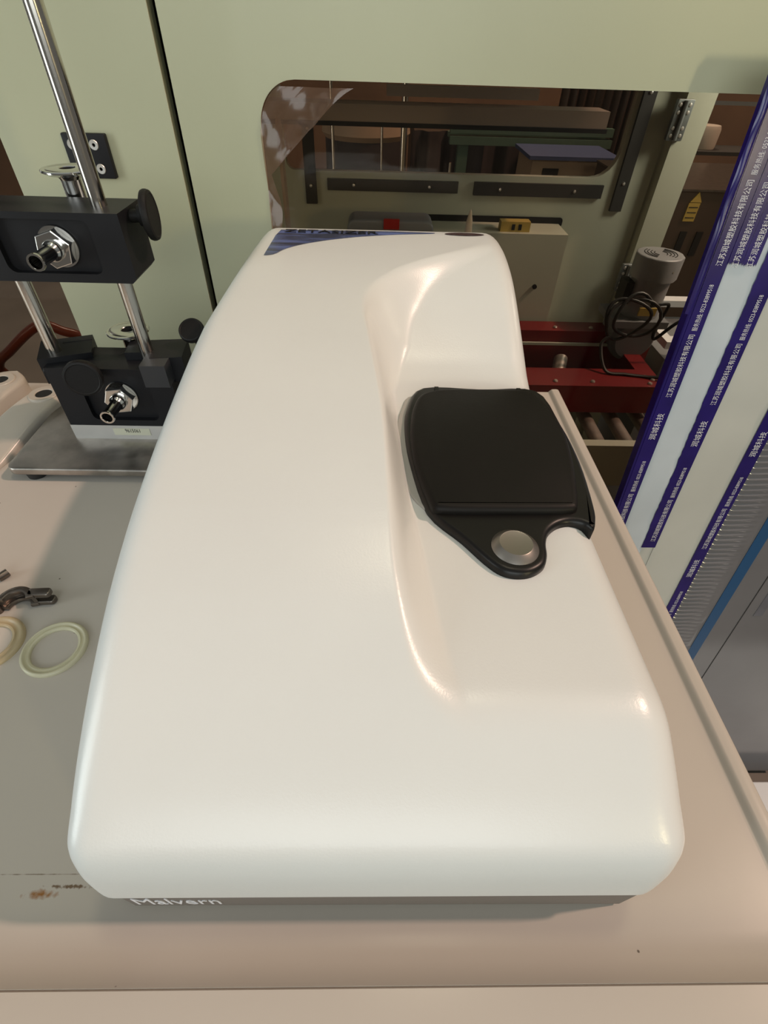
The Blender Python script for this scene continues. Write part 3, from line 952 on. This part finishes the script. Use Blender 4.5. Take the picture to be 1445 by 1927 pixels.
# black four-screw plate on the left panel
hp = MB().prism(rounded_rect(-0.4265, -0.3680, 0.2455, 0.2970, 0.002), -WY + 0.0015, -WY + 0.0095, T=XZ, bev=0.0012).build('latch_plate', 'blackbar', en, label='black four-screw latch plate')
for x in (-0.4150, -0.3855):
    for z in (0.2570, 0.2845):
        T = Matrix.Translation((x, WY - 0.0095, z)) @ Matrix.Rotation(math.pi / 2, 4, 'X')
        MB().lathe([(0, 0.0), (0.0018, 0.0), (0.0022, 0.0010), (0.0056, 0.0012), (0.0062, 0.0004), (0.0062, -0.001)], T, 28).build('screw', 'screw', hp)

# dark second window left of the left panel
MB().box(-1.3, -0.505, WY + 0.012, WY + 0.016, -1.18, 1.6).build('side_pane', 'pane', en, label='bronze tinted side pane left of the panel')
MB().box(-1.30, -0.2, WY + 0.04, WY + 0.05, 1.1, 1.6).build('top_panel', 'wallin', en)
MB().box(-1.3, 1.12, WY + 0.03, 1.62, 1.05, 1.07).build('roof_panel', 'wallin', en)

# -- far side door of the housing, seen through the pane
FY = 1.5
farhole = rounded_rect(-0.225, 0.604, 0.147, 0.33, 0.012, 6, radii=(0.02, 0.06, 0.012, 0.012))
fd = sheet_with_hole([(-0.42, -1.18), (0.700, -1.18), (0.700, 0.62), (-0.42, 0.62)], farhole, FY, FY + 0.02).build('far_door', 'wallin', en, sharp=30)
MB().box(-0.245, 0.625, FY + 0.021, FY + 0.025, 0.12, 0.36).build('far_pane', 'farpane', fd, label='smoked pane in the far door')
for (x0, x1, z0, z1) in ((-0.124, 0.209, 0.107, 0.132), (0.250, 0.582, 0.104, 0.133), (-0.180, -0.152, 0.0755, 0.26), (0.6145, 0.6445, 0.076, 0.36)):
    s_ = MB().box(x0, x1, FY - 0.010, FY - 0.0005, z0, z1).build('gasket_strip', 'gasket', fd, bevel=0.001)
    pts = [(x0 + (x1 - x0) * q, (z0 + z1) / 2) for q in (0.2, 0.78)] if x1 - x0 > z1 - z0 else [((x0 + x1) / 2, z0 + (z1 - z0) * q) for q in (0.22, 0.85)]
    for (x, z) in pts:
        MB().lathe([(0, 0.004), (0.003, 0.003), (0.0042, 0), (0.0042, -0.002)], Matrix.Translation((x, FY - 0.010, z)) @ Matrix.Rotation(math.pi / 2, 4, 'X'), 12).build('screw', 'screw', s_)
po = MB().box(0.7065, 0.775, FY - 0.03, FY + 0.05, -1.18, 0.62).build('far_post', 'wallin', en, bevel=0.004)
MB().box(-0.50, -0.425, FY - 0.03, FY + 0.05, -1.18, 0.62).build('far_post', 'wallin', en, bevel=0.004)
def hinge(z0, z1):
    h = MB().prism(rounded_rect(0.684, 0.7225, z0, z1, 0.003), -(FY - 0.031), -(FY - 0.042), T=XZ, bev=0.001).build('hinge', 'zinc', po, label='blue-grey zinc hinge')
for z0, z1 in ((0.2325, 0.3095), (-0.116, -0.043)):
    h = MB().prism(rounded_rect(0.684, 0.7225, z0, z1, 0.003), -FY + 0.031, -FY + 0.042, T=XZ, bev=0.001).build('hinge', 'zinc', po, label='blue-grey zinc hinge')
    for x in (0.692, 0.714):
        for z in (z0 + 0.010, z0 + 0.024, z1 - 0.024, z1 - 0.010):
            MB().lathe([(0, 0.002), (0.0035, 0.0012), (0.0042, 0), (0.0042, -0.002)], Matrix.Translation((x, FY - 0.042, z)) @ Matrix.Rotation(math.pi / 2, 4, 'X'), 12).build('screw', 'screw', h)
    MB().cyl((0.703, FY - 0.045, z0 + 0.002), (0.703, FY - 0.045, z1 - 0.002), 0.005, 12).build('hinge_barrel', 'zinc', h)
# cross beam high inside
bmx = MB().box(-0.42, 0.500, 1.36, 1.44, 0.262, 0.2915).build('cross_beam', 'brownbeam', en, label='dark brown cross beam inside the housing')
MB().box(-0.42, 0.500, 1.352, 1.372, 0.2545, 0.262).build('beam_seal', 'rubber', en)
MB().box(0.02, 0.35, 1.40, 1.42, 0.303, 0.322).build('light_fitting', 'brownbeam', en)
# inner vertical door edge near the pane
MB().box(-0.139, -0.1345, 0.862, 0.885, -0.6, 0.318).build('inner_frame', 'wood', en)
# electrical box on far door
eb = MB().box(0.12, 0.4895, 1.395, 1.4995, -0.24, 0.0425).build('electrical_box', 'wallin', fd, bevel=0.012, bseg=3)
MB().cyl((0.432, 1.396, -0.085), (0.432, 1.390, -0.085), 0.006, 12).build('knockout', 'hole', eb)
MB().prism(rounded_rect(0.04, 0.499, 0.0335, 0.0568, 0.008), -1.499, -1.4955, T=XZ).build('cable_slot', 'hole', fd)
tbk = MB().box(0.317, 0.392, 1.41, 1.44, 0.042, 0.0655).build('terminal_block', 'yellow', fd, bevel=0.002)
MB().box(0.345, 0.353, 1.4085, 1.411, 0.047, 0.060).build('terminal_hole', 'hole', tbk)
MB().box(0.362, 0.370, 1.4085, 1.411, 0.047, 0.060).build('terminal_hole', 'hole', tbk)
hb = MB().prism(rounded_rect(-0.066, 0.135, 0.02, 0.092, 0.02), -1.36, -1.29, T=XZ, bev=0.006).build('switch_housing', 'bluebag', fd, label='grey-blue switch housing')
MB().box(0.018, 0.054, 1.284, 1.292, 0.074, 0.0945).build('push_button', 'redbutton', hb, bevel=0.002, label='red square push button')
MB().lathe([(0, 0.046), (0.0025, 0.042), (0.0065, 0.024), (0.0085, 0.0), (0.0085, -0.03), (0, -0.03)], Matrix.Translation((0.2005, 1.2, 0.0925)), 20).build('indicator_cap', 'lampcap', fd, label='ivory pointed indicator cap')
MB().box(0.14, 0.26, 1.19, 1.26, 0.045, 0.064).build('indicator_base', 'rubber', fd)

# ------------------------------------------------------------------ roller conveyor and red belt drive inside the housing
rcv = thing('roller_conveyor', 'roller conveyor with cream side rail inside the machine housing', 'conveyor', (0.4, 1.3, -1.23))
MB().box(-0.35, 0.81, 0.985, 1.010, -0.440, -0.312).build('side_rail', 'wallin', rcv, bevel=0.003)
MB().box(-0.35, 0.81, 1.455, 1.478, -0.440, -0.312).build('side_rail', 'wallin', rcv, bevel=0.003)
mb = MB().cyl((0, 1.011, 0), (0, 1.455, 0), 0.0165, 18)
r0 = mb.build('roller', 'roller', rcv)
r0.location = r0.location + Vector((-0.30, 0, -0.333))
for k in range(1, 16):
    o = r0.copy()
    COL.objects.link(o)
    o.location = r0.location + Vector((0.0725 * k, 0, 0))
for x in (-0.3, 0.76):
    for y in (0.998, 1.466):
        MB().box(x - 0.02, x + 0.02, y - 0.012, y + 0.012, -1.23, -0.44).build('leg', 'wallin', rcv)

bd_ = thing('belt_drive', 'dark red steel drive frame above the rollers, with grey gear motor', 'machinery', (0.5, 1.25, -0.33))
rails = MB()
def redbeam(x0, x1, y0, y1, z0, z1):
    return MB().box(x0, x1, y0, y1, z0, z1).build('rail', 'red', bd_, bevel=0.003)
rf = redbeam(0.10, 0.735, 1.115, 1.205, -0.300, -0.2235)
rb = redbeam(0.10, 0.775, 1.325, 1.385, -0.29, -0.176)
re = redbeam(0.690, 0.735, 1.2052, 1.3248, -0.285, -0.2235)
for (x, y) in ((0.46, 1.135), (0.555, 1.135), (0.70, 1.13), (0.715, 1.15), (0.70, 1.165)):
    MB().lathe([(0, 0.0045), (0.004, 0.0045), (0.006, 0.002), (0.006, -0.001)], Matrix.Translation((x, y, -0.2235)), 10).build('bolt', 'roller', rf)
for (x, y) in ((0.50, 1.345), (0.60, 1.345), (0.655, 1.345)):
    MB().lathe([(0, 0.0045), (0.004, 0.0045), (0.006, 0.002), (0.006, -0.001)], Matrix.Translation((x, y, -0.176)), 10).build('bolt', 'roller', rb)
MB().cyl((0.492, 1.21, -0.262), (0.515, 1.28, -0.235), 0.018, 18).build('idler_roller', 'roller', bd_)
MB().box(0.12, 0.66, 1.225, 1.30, -0.315, -0.300).build('belt', 'rubber', bd_)
MB().box(0.12, 0.688, 1.316, 1.322, -0.214, -0.207).build('guide_strip', 'wallin', bd_)

MT = Matrix.Translation((0.716, 1.345, 0)) @ Matrix.Rotation(0.0, 4, 'Y')
gm = MB().lathe([(0, -0.135), (0.046, -0.135), (0.048, -0.128), (0.048, -0.03), (0.044, -0.026), (0, -0.026)], MT, 28).build('gear_motor', 'motor', bd_, label='grey vertical gear motor')
oct_ = [(0.058 * math.cos(math.radians(a)), 0.058 * math.sin(math.radians(a))) for a in (20, 38, 60, 85, 112, 140, 165, 190, 215, 240, 262, 275, 290, 305, 335, 0)]
fc = MB().prism(ccw(sorted(oct_, key=lambda p: math.atan2(p[1], p[0]))), -0.034, 0.020, T=MT, bev=0.004).build('fan_cover', 'motor', gm, label='fan cover with curved vent slots')
slots = MB()
for rr in (0.016, 0.024, 0.032, 0.039):
    for a0 in (-55, 125):
        pts = []
        for k in range(11):
            a = math.radians(a0 + 110 * k / 10)
            pts.append((0.716 + rr * math.cos(a), 1.345 + rr * math.sin(a), 0.0203))
        slots.tube(pts, 0.0011, 5)
slots.build('vent_slots', 'hole', gm)
MB().lathe([(0, 0.002), (0.003, 0.001), (0.003, -0.002)], Matrix.Translation((0.735, 1.2915, -0.008)) @ Matrix.Rotation(math.pi / 2, 4, 'X'), 10).build('screw', 'screw', gm)
MB().box(0.690, 0.735, 1.2935, 1.2990, -0.118, -0.098).build('rating_plate', 'yellow', gm)
MB().box(0.648, 0.668, 1.325, 1.37, -0.10, -0.045).build('terminal_box', 'rubber', gm, bevel=0.003)
gbx = MB()
gbx.box(0.632, 0.778, 1.288, 1.41, -0.150, -0.132)
gbx.lathe([(0, -0.05), (0.050, -0.05), (0.062, -0.035), (0.062, 0.04), (0.05, 0.055), (0, 0.055)], Matrix.Translation((0.705, 1.345, -0.185)) @ Matrix.Rotation(math.pi / 2, 4, 'X'), 26)
gbx.box(0.650, 0.765, 1.305, 1.39, -0.20, -0.150)
gbx.build('gearbox', 'motordark', gm, bevel=0.003)

def coil():
    pts = []
    for k in range(60):
        a = 2 * math.pi * k / 24
        rx = 0.058 - 0.008 * math.sin(k * 0.21)
        rz = 0.050 + 0.010 * math.sin(k * 0.33 + 1)
        pts.append((0.640 + rx * math.cos(a + 0.6) + 0.012 * math.sin(k * 0.11), 1.235 + 0.010 * math.sin(k * 0.5), -0.100 + rz * math.sin(a + 0.6) * 1.0))
    return pts
cb = thing('power_cable', 'coiled black power cable hanging in front of the grey gear motor', 'cable', (0.64, 1.235, -0.1))
MB().tube(coil(), 0.0042, 8).build('coil', 'cable', cb)
def bez(pts, n=8):
    return smooth_tab([tuple(p) for p in pts], n)
MB().tube(bez([(0.69, 1.25, -0.075), (0.715, 1.25, -0.070), (0.735, 1.25, -0.072), (0.730, 1.25, -0.105), (0.722, 1.245, -0.13), (0.728, 1.24, -0.155), (0.76, 1.23, -0.11), (0.80, 1.23, -0.085), (0.86, 1.23, -0.08)]), 0.0042, 8).build('lead', 'cable', cb)
MB().tube(bez([(0.605, 1.23, -0.145), (0.585, 1.22, -0.165), (0.60, 1.18, -0.215), (0.65, 1.17, -0.2195), (0.70, 1.16, -0.22), (0.745, 1.14, -0.215), (0.79, 1.12, -0.235)]), 0.0042, 8).build('lead', 'cable', cb)

# cream control cabinet right behind the motor
cbx = thing('cream_bin', 'small cream steel tray with pale rim, right of the gear motor', 'tray', (0.93, 1.55, -0.6))
mb = sheet_with_hole([(0.815, 1.32), (1.2, 1.32), (1.2, 1.66), (0.815, 1.66)], [(0.84, 1.36), (1.16, 1.36), (1.16, 1.62), (0.84, 1.62)], 0.0, 0.02)
for v in mb.bm.verts:
    v.co = Vector((v.co.x, v.co.z, -0.20 - v.co.y))
mb.build('rim', 'whitecard', cbx)
MB().box(0.84, 1.18, 1.34, 1.64, -1.23, -0.26).build('body', 'motordark', cbx)

# ------------------------------------------------------------------ wrapped package leaning on the housing (right)
K, Z0, Y0 = 0.14, 0.60, 0.79
LN = math.hypot(1, K)
def PL(x, z, d=0.0):
    return Vector((x, Y0 + K * (z - Z0) - d / LN, z + d * K / LN))
pk = thing('wrapped_package', 'tall white board package with blue printed tape, leaning against the machine housing', 'package', (0.7, 0.62, -1.23))
def slab(x0, x1, z0, z1, d0, d1, name, m, bevel=0.0, label=None, parent=pk):
    mb = MB()
    vs = []
    for d in (d0, d1):
        for z in (z0, z1):
            for x in (x0, x1):
                vs.append(mb.bm.verts.new(PL(x, z, d)))
    for f in ((0, 1, 3, 2), (4, 6, 7, 5), (0, 4, 5, 1), (2, 3, 7, 6), (0, 2, 6, 4), (1, 5, 7, 3)):
        mb.bm.faces.new([vs[i] for i in f])
    return mb.build(name, m, parent, bevel=bevel, label=label)
slab(0.4630, 0.655, -1.21, 0.405, -0.016, -0.0006, 'white_board', 'carton', 0.003)
slab(0.655, 1.25, -1.21, 0.405, -0.016, -0.004, 'film_board', 'greyfilm', 0.003)
slab(0.600, 1.25, -1.21, 0.38, -0.068, -0.0165, 'backing_board', 'carton', 0.003)
# wrinkled film over the left strip and over the white board
def film_sheet(x0, x1, z0, z1, d, name, m, amp, seed, nx=14, nz=70, ribs=None):
    rg = random.Random(seed)
    wv = [(rg.uniform(3, 18), rg.uniform(20, 130), rg.uniform(0, 6.28), rg.uniform(0.3, 1)) for _ in range(7)]
    mb = MB()
    g = []
    for j in range(nz + 1):
        z = z0 + (z1 - z0) * j / nz
        row = []
        for i in range(nx + 1):
            x = x0 + (x1 - x0) * i / nx
            h = sum(a * math.sin(fx * x + fz * z + p) for fx, fz, p, a in wv) / 4
            ed = min(1.0, i / 1.5, (nx - i) / 1.5)
            if ribs:
                h += ribs(x, z)
            row.append(mb.bm.verts.new(PL(x, z, d + amp * (0.5 + 0.5 * h) * ed)))
        g.append(row)
    for j in range(nz):
        for i in range(nx):
            mb.bm.faces.new((g[j][i], g[j][i + 1], g[j + 1][i + 1], g[j + 1][i]))
    return mb.build(name, m, pk, sharp=80)
film_sheet(0.486, 0.538, -1.20, 0.398, 0.0004, 'bluish_film', 'cartonblue', 0.0026, 5)
film_sheet(0.562, 0.652, -1.20, 0.398, 0.0004, 'clear_film', 'carton', 0.0014, 9)
film_sheet(0.672, 0.760, -1.20, 0.398, -0.0045, 'ribbed_film', 'greyfilm', 0.0016, 11, nx=16, nz=1000,
           ribs=lambda x, z: 3.2 * math.sin(2 * math.pi * z / 0.0118 + 0.6 * math.sin(z * 31)) * max(0, 1 - abs(x - 0.695) / 0.05))
# tapes
def tape(x0, x1, z0, z1, d, jag=None, name='tape', n=60):
    mb = MB()
    rg = random.Random(int(x0 * 1e4))
    L, Rr = [], []
    n = max(8, int((z1 - z0) / 0.008))
    for k in range(n + 1):
        z = z0 + (z1 - z0) * k / n
        L.append(mb.bm.verts.new(PL(x0 + (rg.uniform(-0.0012, 0.0008) if jag == 'left' else 0.0007 * math.sin(z * 11)), z, d)))
        Rr.append(mb.bm.verts.new(PL(x1 + 0.0007 * math.sin(z * 11 + 1), z, d)))
    for k in range(n):
        mb.bm.faces.new((L[k], Rr[k], Rr[k + 1], L[k + 1]))
    return mb.build(name, 'tape', pk)
NRM = Vector((0, -1, K)).normalized()
LUP = Vector((0, K, 1)).normalized()
def TM(x, z, d):
    p = PL(x, z, d)
    return Matrix(((LUP.x, -1, NRM.x, p.x), (LUP.y, 0, NRM.y, p.y), (LUP.z, 0, NRM.z, p.z), (0, 0, 0, 1)))
TXT = [('company_print', '江苏润城塑胶科技有限公司', -0.007, 0.099, 0.0098), ('phone_print', '服务热线: 0523-83899518', 0.0965, 0.064, 0.0084), ('logo_print', '润城科技', -0.083, 0.048, 0.0118)]
cache = {}
def print_tape(tp, xbase, z_off, d, which=(0, 1, 2), lo=-0.9, hi=0.395):
    for rep in (-3, -2, -1, 0, 1):
        for w in which:
            nm, body, z, ln, ht = TXT[w]
            zz = z + z_off + rep * 0.285
            if zz < lo or zz + ln > hi:
                continue
            if nm not in cache:
                cache[nm] = None
                o = text_mesh(nm, body, 0.01, Matrix.Identity(4), 'whiteink', None, ext=0.0, width=ln, height=ht)
                cache[nm] = o.data
                bpy.data.objects.remove(o)
            o = bpy.data.objects.new(nm, cache[nm])
            COL.objects.link(o)
            o.parent = tp
            o.matrix_parent_inverse = Matrix.Identity(4)
            o.matrix_local = TM(xbase, zz, d)
t1 = tape(0.4625, 0.4865, -1.20, 0.400, 0.0022)
t1b = tape(0.4585, 0.4630, -1.20, 0.400, 0.0014)
t2 = tape(0.5355, 0.5635, -0.32, 0.400, 0.0024, 'left')
t3 = tape(0.648, 0.674, -1.20, 0.400, 0.0024)
print_tape(t1, 0.4795, 0.0, 0.0026, hi=0.17)
print_tape(t1, 0.4795, 0.191, 0.0026, which=(0, 1), lo=0.17, hi=0.395)
print_tape(t2, 0.5570, -0.012, 0.0028, lo=-0.32)
print_tape(t3, 0.6670, -0.03, 0.0028)
# wrapped edge of the package
slab(0.4580, 0.4625, -1.21, 0.405, -0.0155, 0.0008, 'edge_tape', 'tape', 0.002)
film_sheet(0.4530, 0.4620, 0.12, 0.398, 0.0008, 'crumpled_tape', 'tape', 0.006, 21, nx=5, nz=46)
# torn-off triple strips at the top left, jagged lower ends
def torn(x0, x1, z0, d):
    mb = MB()
    n = 12
    top = [mb.bm.verts.new(PL(x0 + (x1 - x0) * k / n, 0.400, d)) for k in range(n + 1)]
    bot = [mb.bm.verts.new(PL(x0 + (x1 - x0) * k / n, z0 + (0.0025 if k % 2 else -0.001), d)) for k in range(n + 1)]
    for k in range(n):
        mb.bm.faces.new((bot[k], bot[k + 1], top[k + 1], top[k]))
    return mb.build('torn_tape', 'tape', pk)
ta = torn(0.486, 0.506, 0.1865, 0.0030)
tb2 = torn(0.5062, 0.5265, 0.1850, 0.0032)
print_tape(ta, 0.5010, 0.189, 0.0036, which=(0, 1), lo=0.15, hi=0.395)
print_tape(tb2, 0.5212, 0.189, 0.0038, which=(0, 1), lo=0.15, hi=0.395)
# prints on the grey film
slab(0.760, 0.784, -1.18, 0.398, -0.0042, -0.0030, 'blue_stripe', 'bluestripe')
slab(0.835, 0.837, -1.18, 0.398, -0.0042, -0.0034, 'fine_line', 'ink')
for (x, z, w, h) in ((0.86, -0.52, 0.020, 0.09), (0.89, -0.50, 0.016, 0.07), (0.705, -0.655, 0.075, 0.028), (0.79, -1.18, 0.30, 0.02)):
    slab(x, x + w, z, z + h, -0.0042, -0.0033, 'smudged_print', 'blueprint')

wb = MB().prism(rounded_rect(0.95, 1.60, 0.02, 0.50, 0.01), -1.23, -1.18, bev=0.004).build('white_card_stack', 'whitecard')
tag(wb, 'white card pack on the floor below the wrapped package', 'box')

# ------------------------------------------------------------------ factory background seen through the panes
gc = thing('green_conveyor', 'green painted conveyor frame far behind the smoked pane', 'conveyor', (0.7, 3.0, -1.23))
MB().box(0.35, 1.13, 2.96, 3.0, 0.055, 0.088).build('rail', 'greenpaint', gc, bevel=0.004)
MB().box(0.35, 1.13, 3.05, 3.09, 0.030, 0.050).build('rail', 'greenpaint', gc, bevel=0.004)
MB().box(0.35, 1.13, 2.95, 3.0, 0.012, 0.045).build('rail', 'greenpaint', gc, bevel=0.004)
for x in (0.42, 1.09):
    MB().box(x - 0.025, x + 0.025, 2.97, 3.02, -1.23, 0.012).build('leg', 'greenpaint', gc)
tk = thing('settling_drum', 'wide tan drum with dark skirt, far left behind the smoked pane', 'drum', (-0.12, 2.9, -1.23))
MB().lathe([(0, 0.14), (0.10, 0.13), (0.20, 0.10), (0.205, 0.06), (0.19, 0.04), (0, 0.03)], Matrix.Translation((-0.05, 2.9, 0.0)), 36).build('lid', 'wood', tk)
MB().lathe([(0.19, 0.04), (0.20, -1.23), (0, -1.23)], Matrix.Translation((-0.05, 2.9, 0.0)), 36).build('skirt', 'purplegrey', tk)
for (x, y, r, h) in ((0.10, 2.3, 0.012, 0.5), (-0.16, 2.25, 0.006, 0.3), (0.27, 2.2, 0.005, 0.06), (0.02, 2.5, 0.005, 0.2)):
    o = MB().cyl((x, y, -1.23), (x, y, h), r, 12).build('metal_post', 'rod')
    lab = {0.10: 'tall dull metal post right of the tan drum', -0.16: 'thin metal post left of the tan drum', 0.27: 'short bright metal post left of the green conveyor', 0.02: 'thin metal post in front of the tan drum'}[x]
    tag(o, lab, 'post', 'posts behind the smoked pane')
bx = thing('tan_crate', 'tan crate with blue sheet on top, behind the smoked pane', 'crate', (0.98, 2.9, -1.23))
MB().box(0.68, 1.04, 2.62, 2.90, -1.23, 0.014).build('body', 'wood', bx, bevel=0.006)
MB().box(0.66, 1.06, 2.60, 2.92, 0.014, 0.028).build('top_sheet', 'darkblue', bx, bevel=0.003)
MB().box(0.73, 0.80, 2.614, 2.62, -0.045, -0.018).build('handle_slot', 'hole', bx)
for (x0, z0, x1, z1, y, lb_) in ((0.62, -0.10, 0.73, -0.055, 2.4, 'short grey metal strip left of the tan crate'), (0.95, 0.0, 1.13, 0.070, 2.53, 'slanting grey metal strip above the tan crate')):
    d = Vector((x1 - x0, 0, z1 - z0)).normalized()
    o = MB().prism([(0, -0.006), (math.hypot(x1 - x0, z1 - z0), -0.006), (math.hypot(x1 - x0, z1 - z0), 0.006), (0, 0.006)], 0, 0.02, T=Matrix.Translation((x0, y, z0)) @ Matrix(((d.x, 0, 0, 0), (0, 0, -1, 0), (d.z, 1, 0, 0), (0, 0, 0, 1)))).build('metal_strip', 'rod')
    tag(o, lb_, 'strip')
tp = thing('tarpaulin_rack', 'dark tarpaulin covered rack behind the smoked pane, below the green conveyor', 'rack', (0.45, 3.3, -1.23))
mb = MB()
g = []
for j in range(13):
    row = []
    for i in range(41):
        x = 0.18 + 0.80 * i / 40
        z = -1.23 + 1.26 * j / 12
        row.append(mb.bm.verts.new((x, 3.22 + 0.02 * math.sin(i * 0.9) + 0.012 * math.sin(i * 2.1 + j * 0.2), z)))
    g.append(row)
for j in range(12):
    for i in range(40):
        mb.bm.faces.new((g[j][i], g[j][i + 1], g[j + 1][i + 1], g[j + 1][i]))
mb.build('cover', 'purplegrey', tp, sharp=80)
MB().box(0.2, 0.97, 3.27, 3.9, -1.23, 0.02).build('frame', 'brown', tp)
wc = thing('hanging_curtain', 'dark pleated strip curtain behind the far door pane', 'curtain', (1.2, 3.6, -1.23))
mb = MB()
g = []
for j in range(2):
    g.append([mb.bm.verts.new((1.02 + 0.6 * i / 60, 3.6 + 0.02 * math.sin(i * 1.3), -1.23 + 2.4 * j)) for i in range(61)])
for i in range(60):
    mb.bm.faces.new((g[0][i], g[0][i + 1], g[1][i + 1], g[1][i]))
mb.build('cloth', 'brown', wc, sharp=80)

ck = thing('brown_cabinet', 'dark brown steel cabinet with yellow warning tag, right of the far post', 'cabinet', (1.3, 2.1, -1.23))
MB().box(0.92, 2.3, 2.0, 2.5, -1.23, 0.03).build('body', 'brown', ck)
MB().box(0.915, 2.3, 1.992, 2.5, 0.03, 0.036).build('top_edge', 'cast', ck)
sg = MB().box(1.095, 1.135, 1.996, 2.0, -0.062, -0.005).build('warning_tag', 'yellow', ck)
mb = MB()
mb.prism([(1.097, -0.003), (1.137, -0.003), (1.117, 0.028)], -1.9995, -1.996, T=XZ)
mb.build('warning_triangle', 'yellow', ck)
for k in range(3):
    MB().box(1.099, 1.131, 1.9950, 1.996, -0.052 + 0.016 * k, -0.049 + 0.016 * k).build('printed_line', 'ink', sg)
for x in (1.105, 1.165):
    MB().box(x, x + 0.024, 1.9955, 1.9995, -0.175, -0.095).build('vent_slot', 'hole', ck)
for i, (x, z, r) in enumerate(((1.335, 0.0875, 0.075), (1.505, 0.0875, 0.06), (1.42, -0.0205, 0.05))):
    lb_ = ('large beige drum on the dark rack, nearest the far post', 'smaller beige drum on the dark rack, right of the large one', 'low beige drum half hidden behind the brown cabinet')[i]
    o = MB().lathe([(0, -0.045), (r * 0.96, -0.045), (r, -0.035), (r, 0.025), (r * 0.9, 0.04), (0, 0.044)], Matrix.Translation((x, 2.84, z)), 28).build('beige_drum', 'seat')
    tag(o, lb_, 'drum', 'beige drums beyond the brown cabinet')
rk = thing('dark_rack', 'dark rack carrying beige drums beyond the brown cabinet', 'rack', (1.5, 2.75, -1.23))
MB().box(1.19, 2.2, 2.74, 2.94, 0.028, 0.042).build('shelf', 'gasket', rk)
MB().box(1.19, 2.2, 2.74, 2.94, -0.080, -0.0660).build('shelf', 'gasket', rk)
MB().box(1.19, 2.2, 2.945, 2.96, 0.19, 0.205).build('rail', 'rod', rk)
for x in (1.20, 1.44, 2.15):
    MB().box(x - 0.02, x + 0.02, 2.945, 2.985, -1.23, 0.5).build('upright', 'brown', rk)

# red hose seen through the left pane
hs = MB().tube(bez([(-1.18, 0.98, -0.40), (-0.785, 0.96, -0.20), (-0.769, 0.95, -0.1103), (-0.73, 0.95, -0.0747), (-0.6545, 0.955, -0.024), (-0.615, 0.965, -0.0392), (-0.59, 0.98, -0.06), (-0.56, 1.0, -0.12)]), 0.009, 12).build('red_hose', 'hose')
tag(hs, 'red rubber hose looping behind the left bronze pane', 'hose')
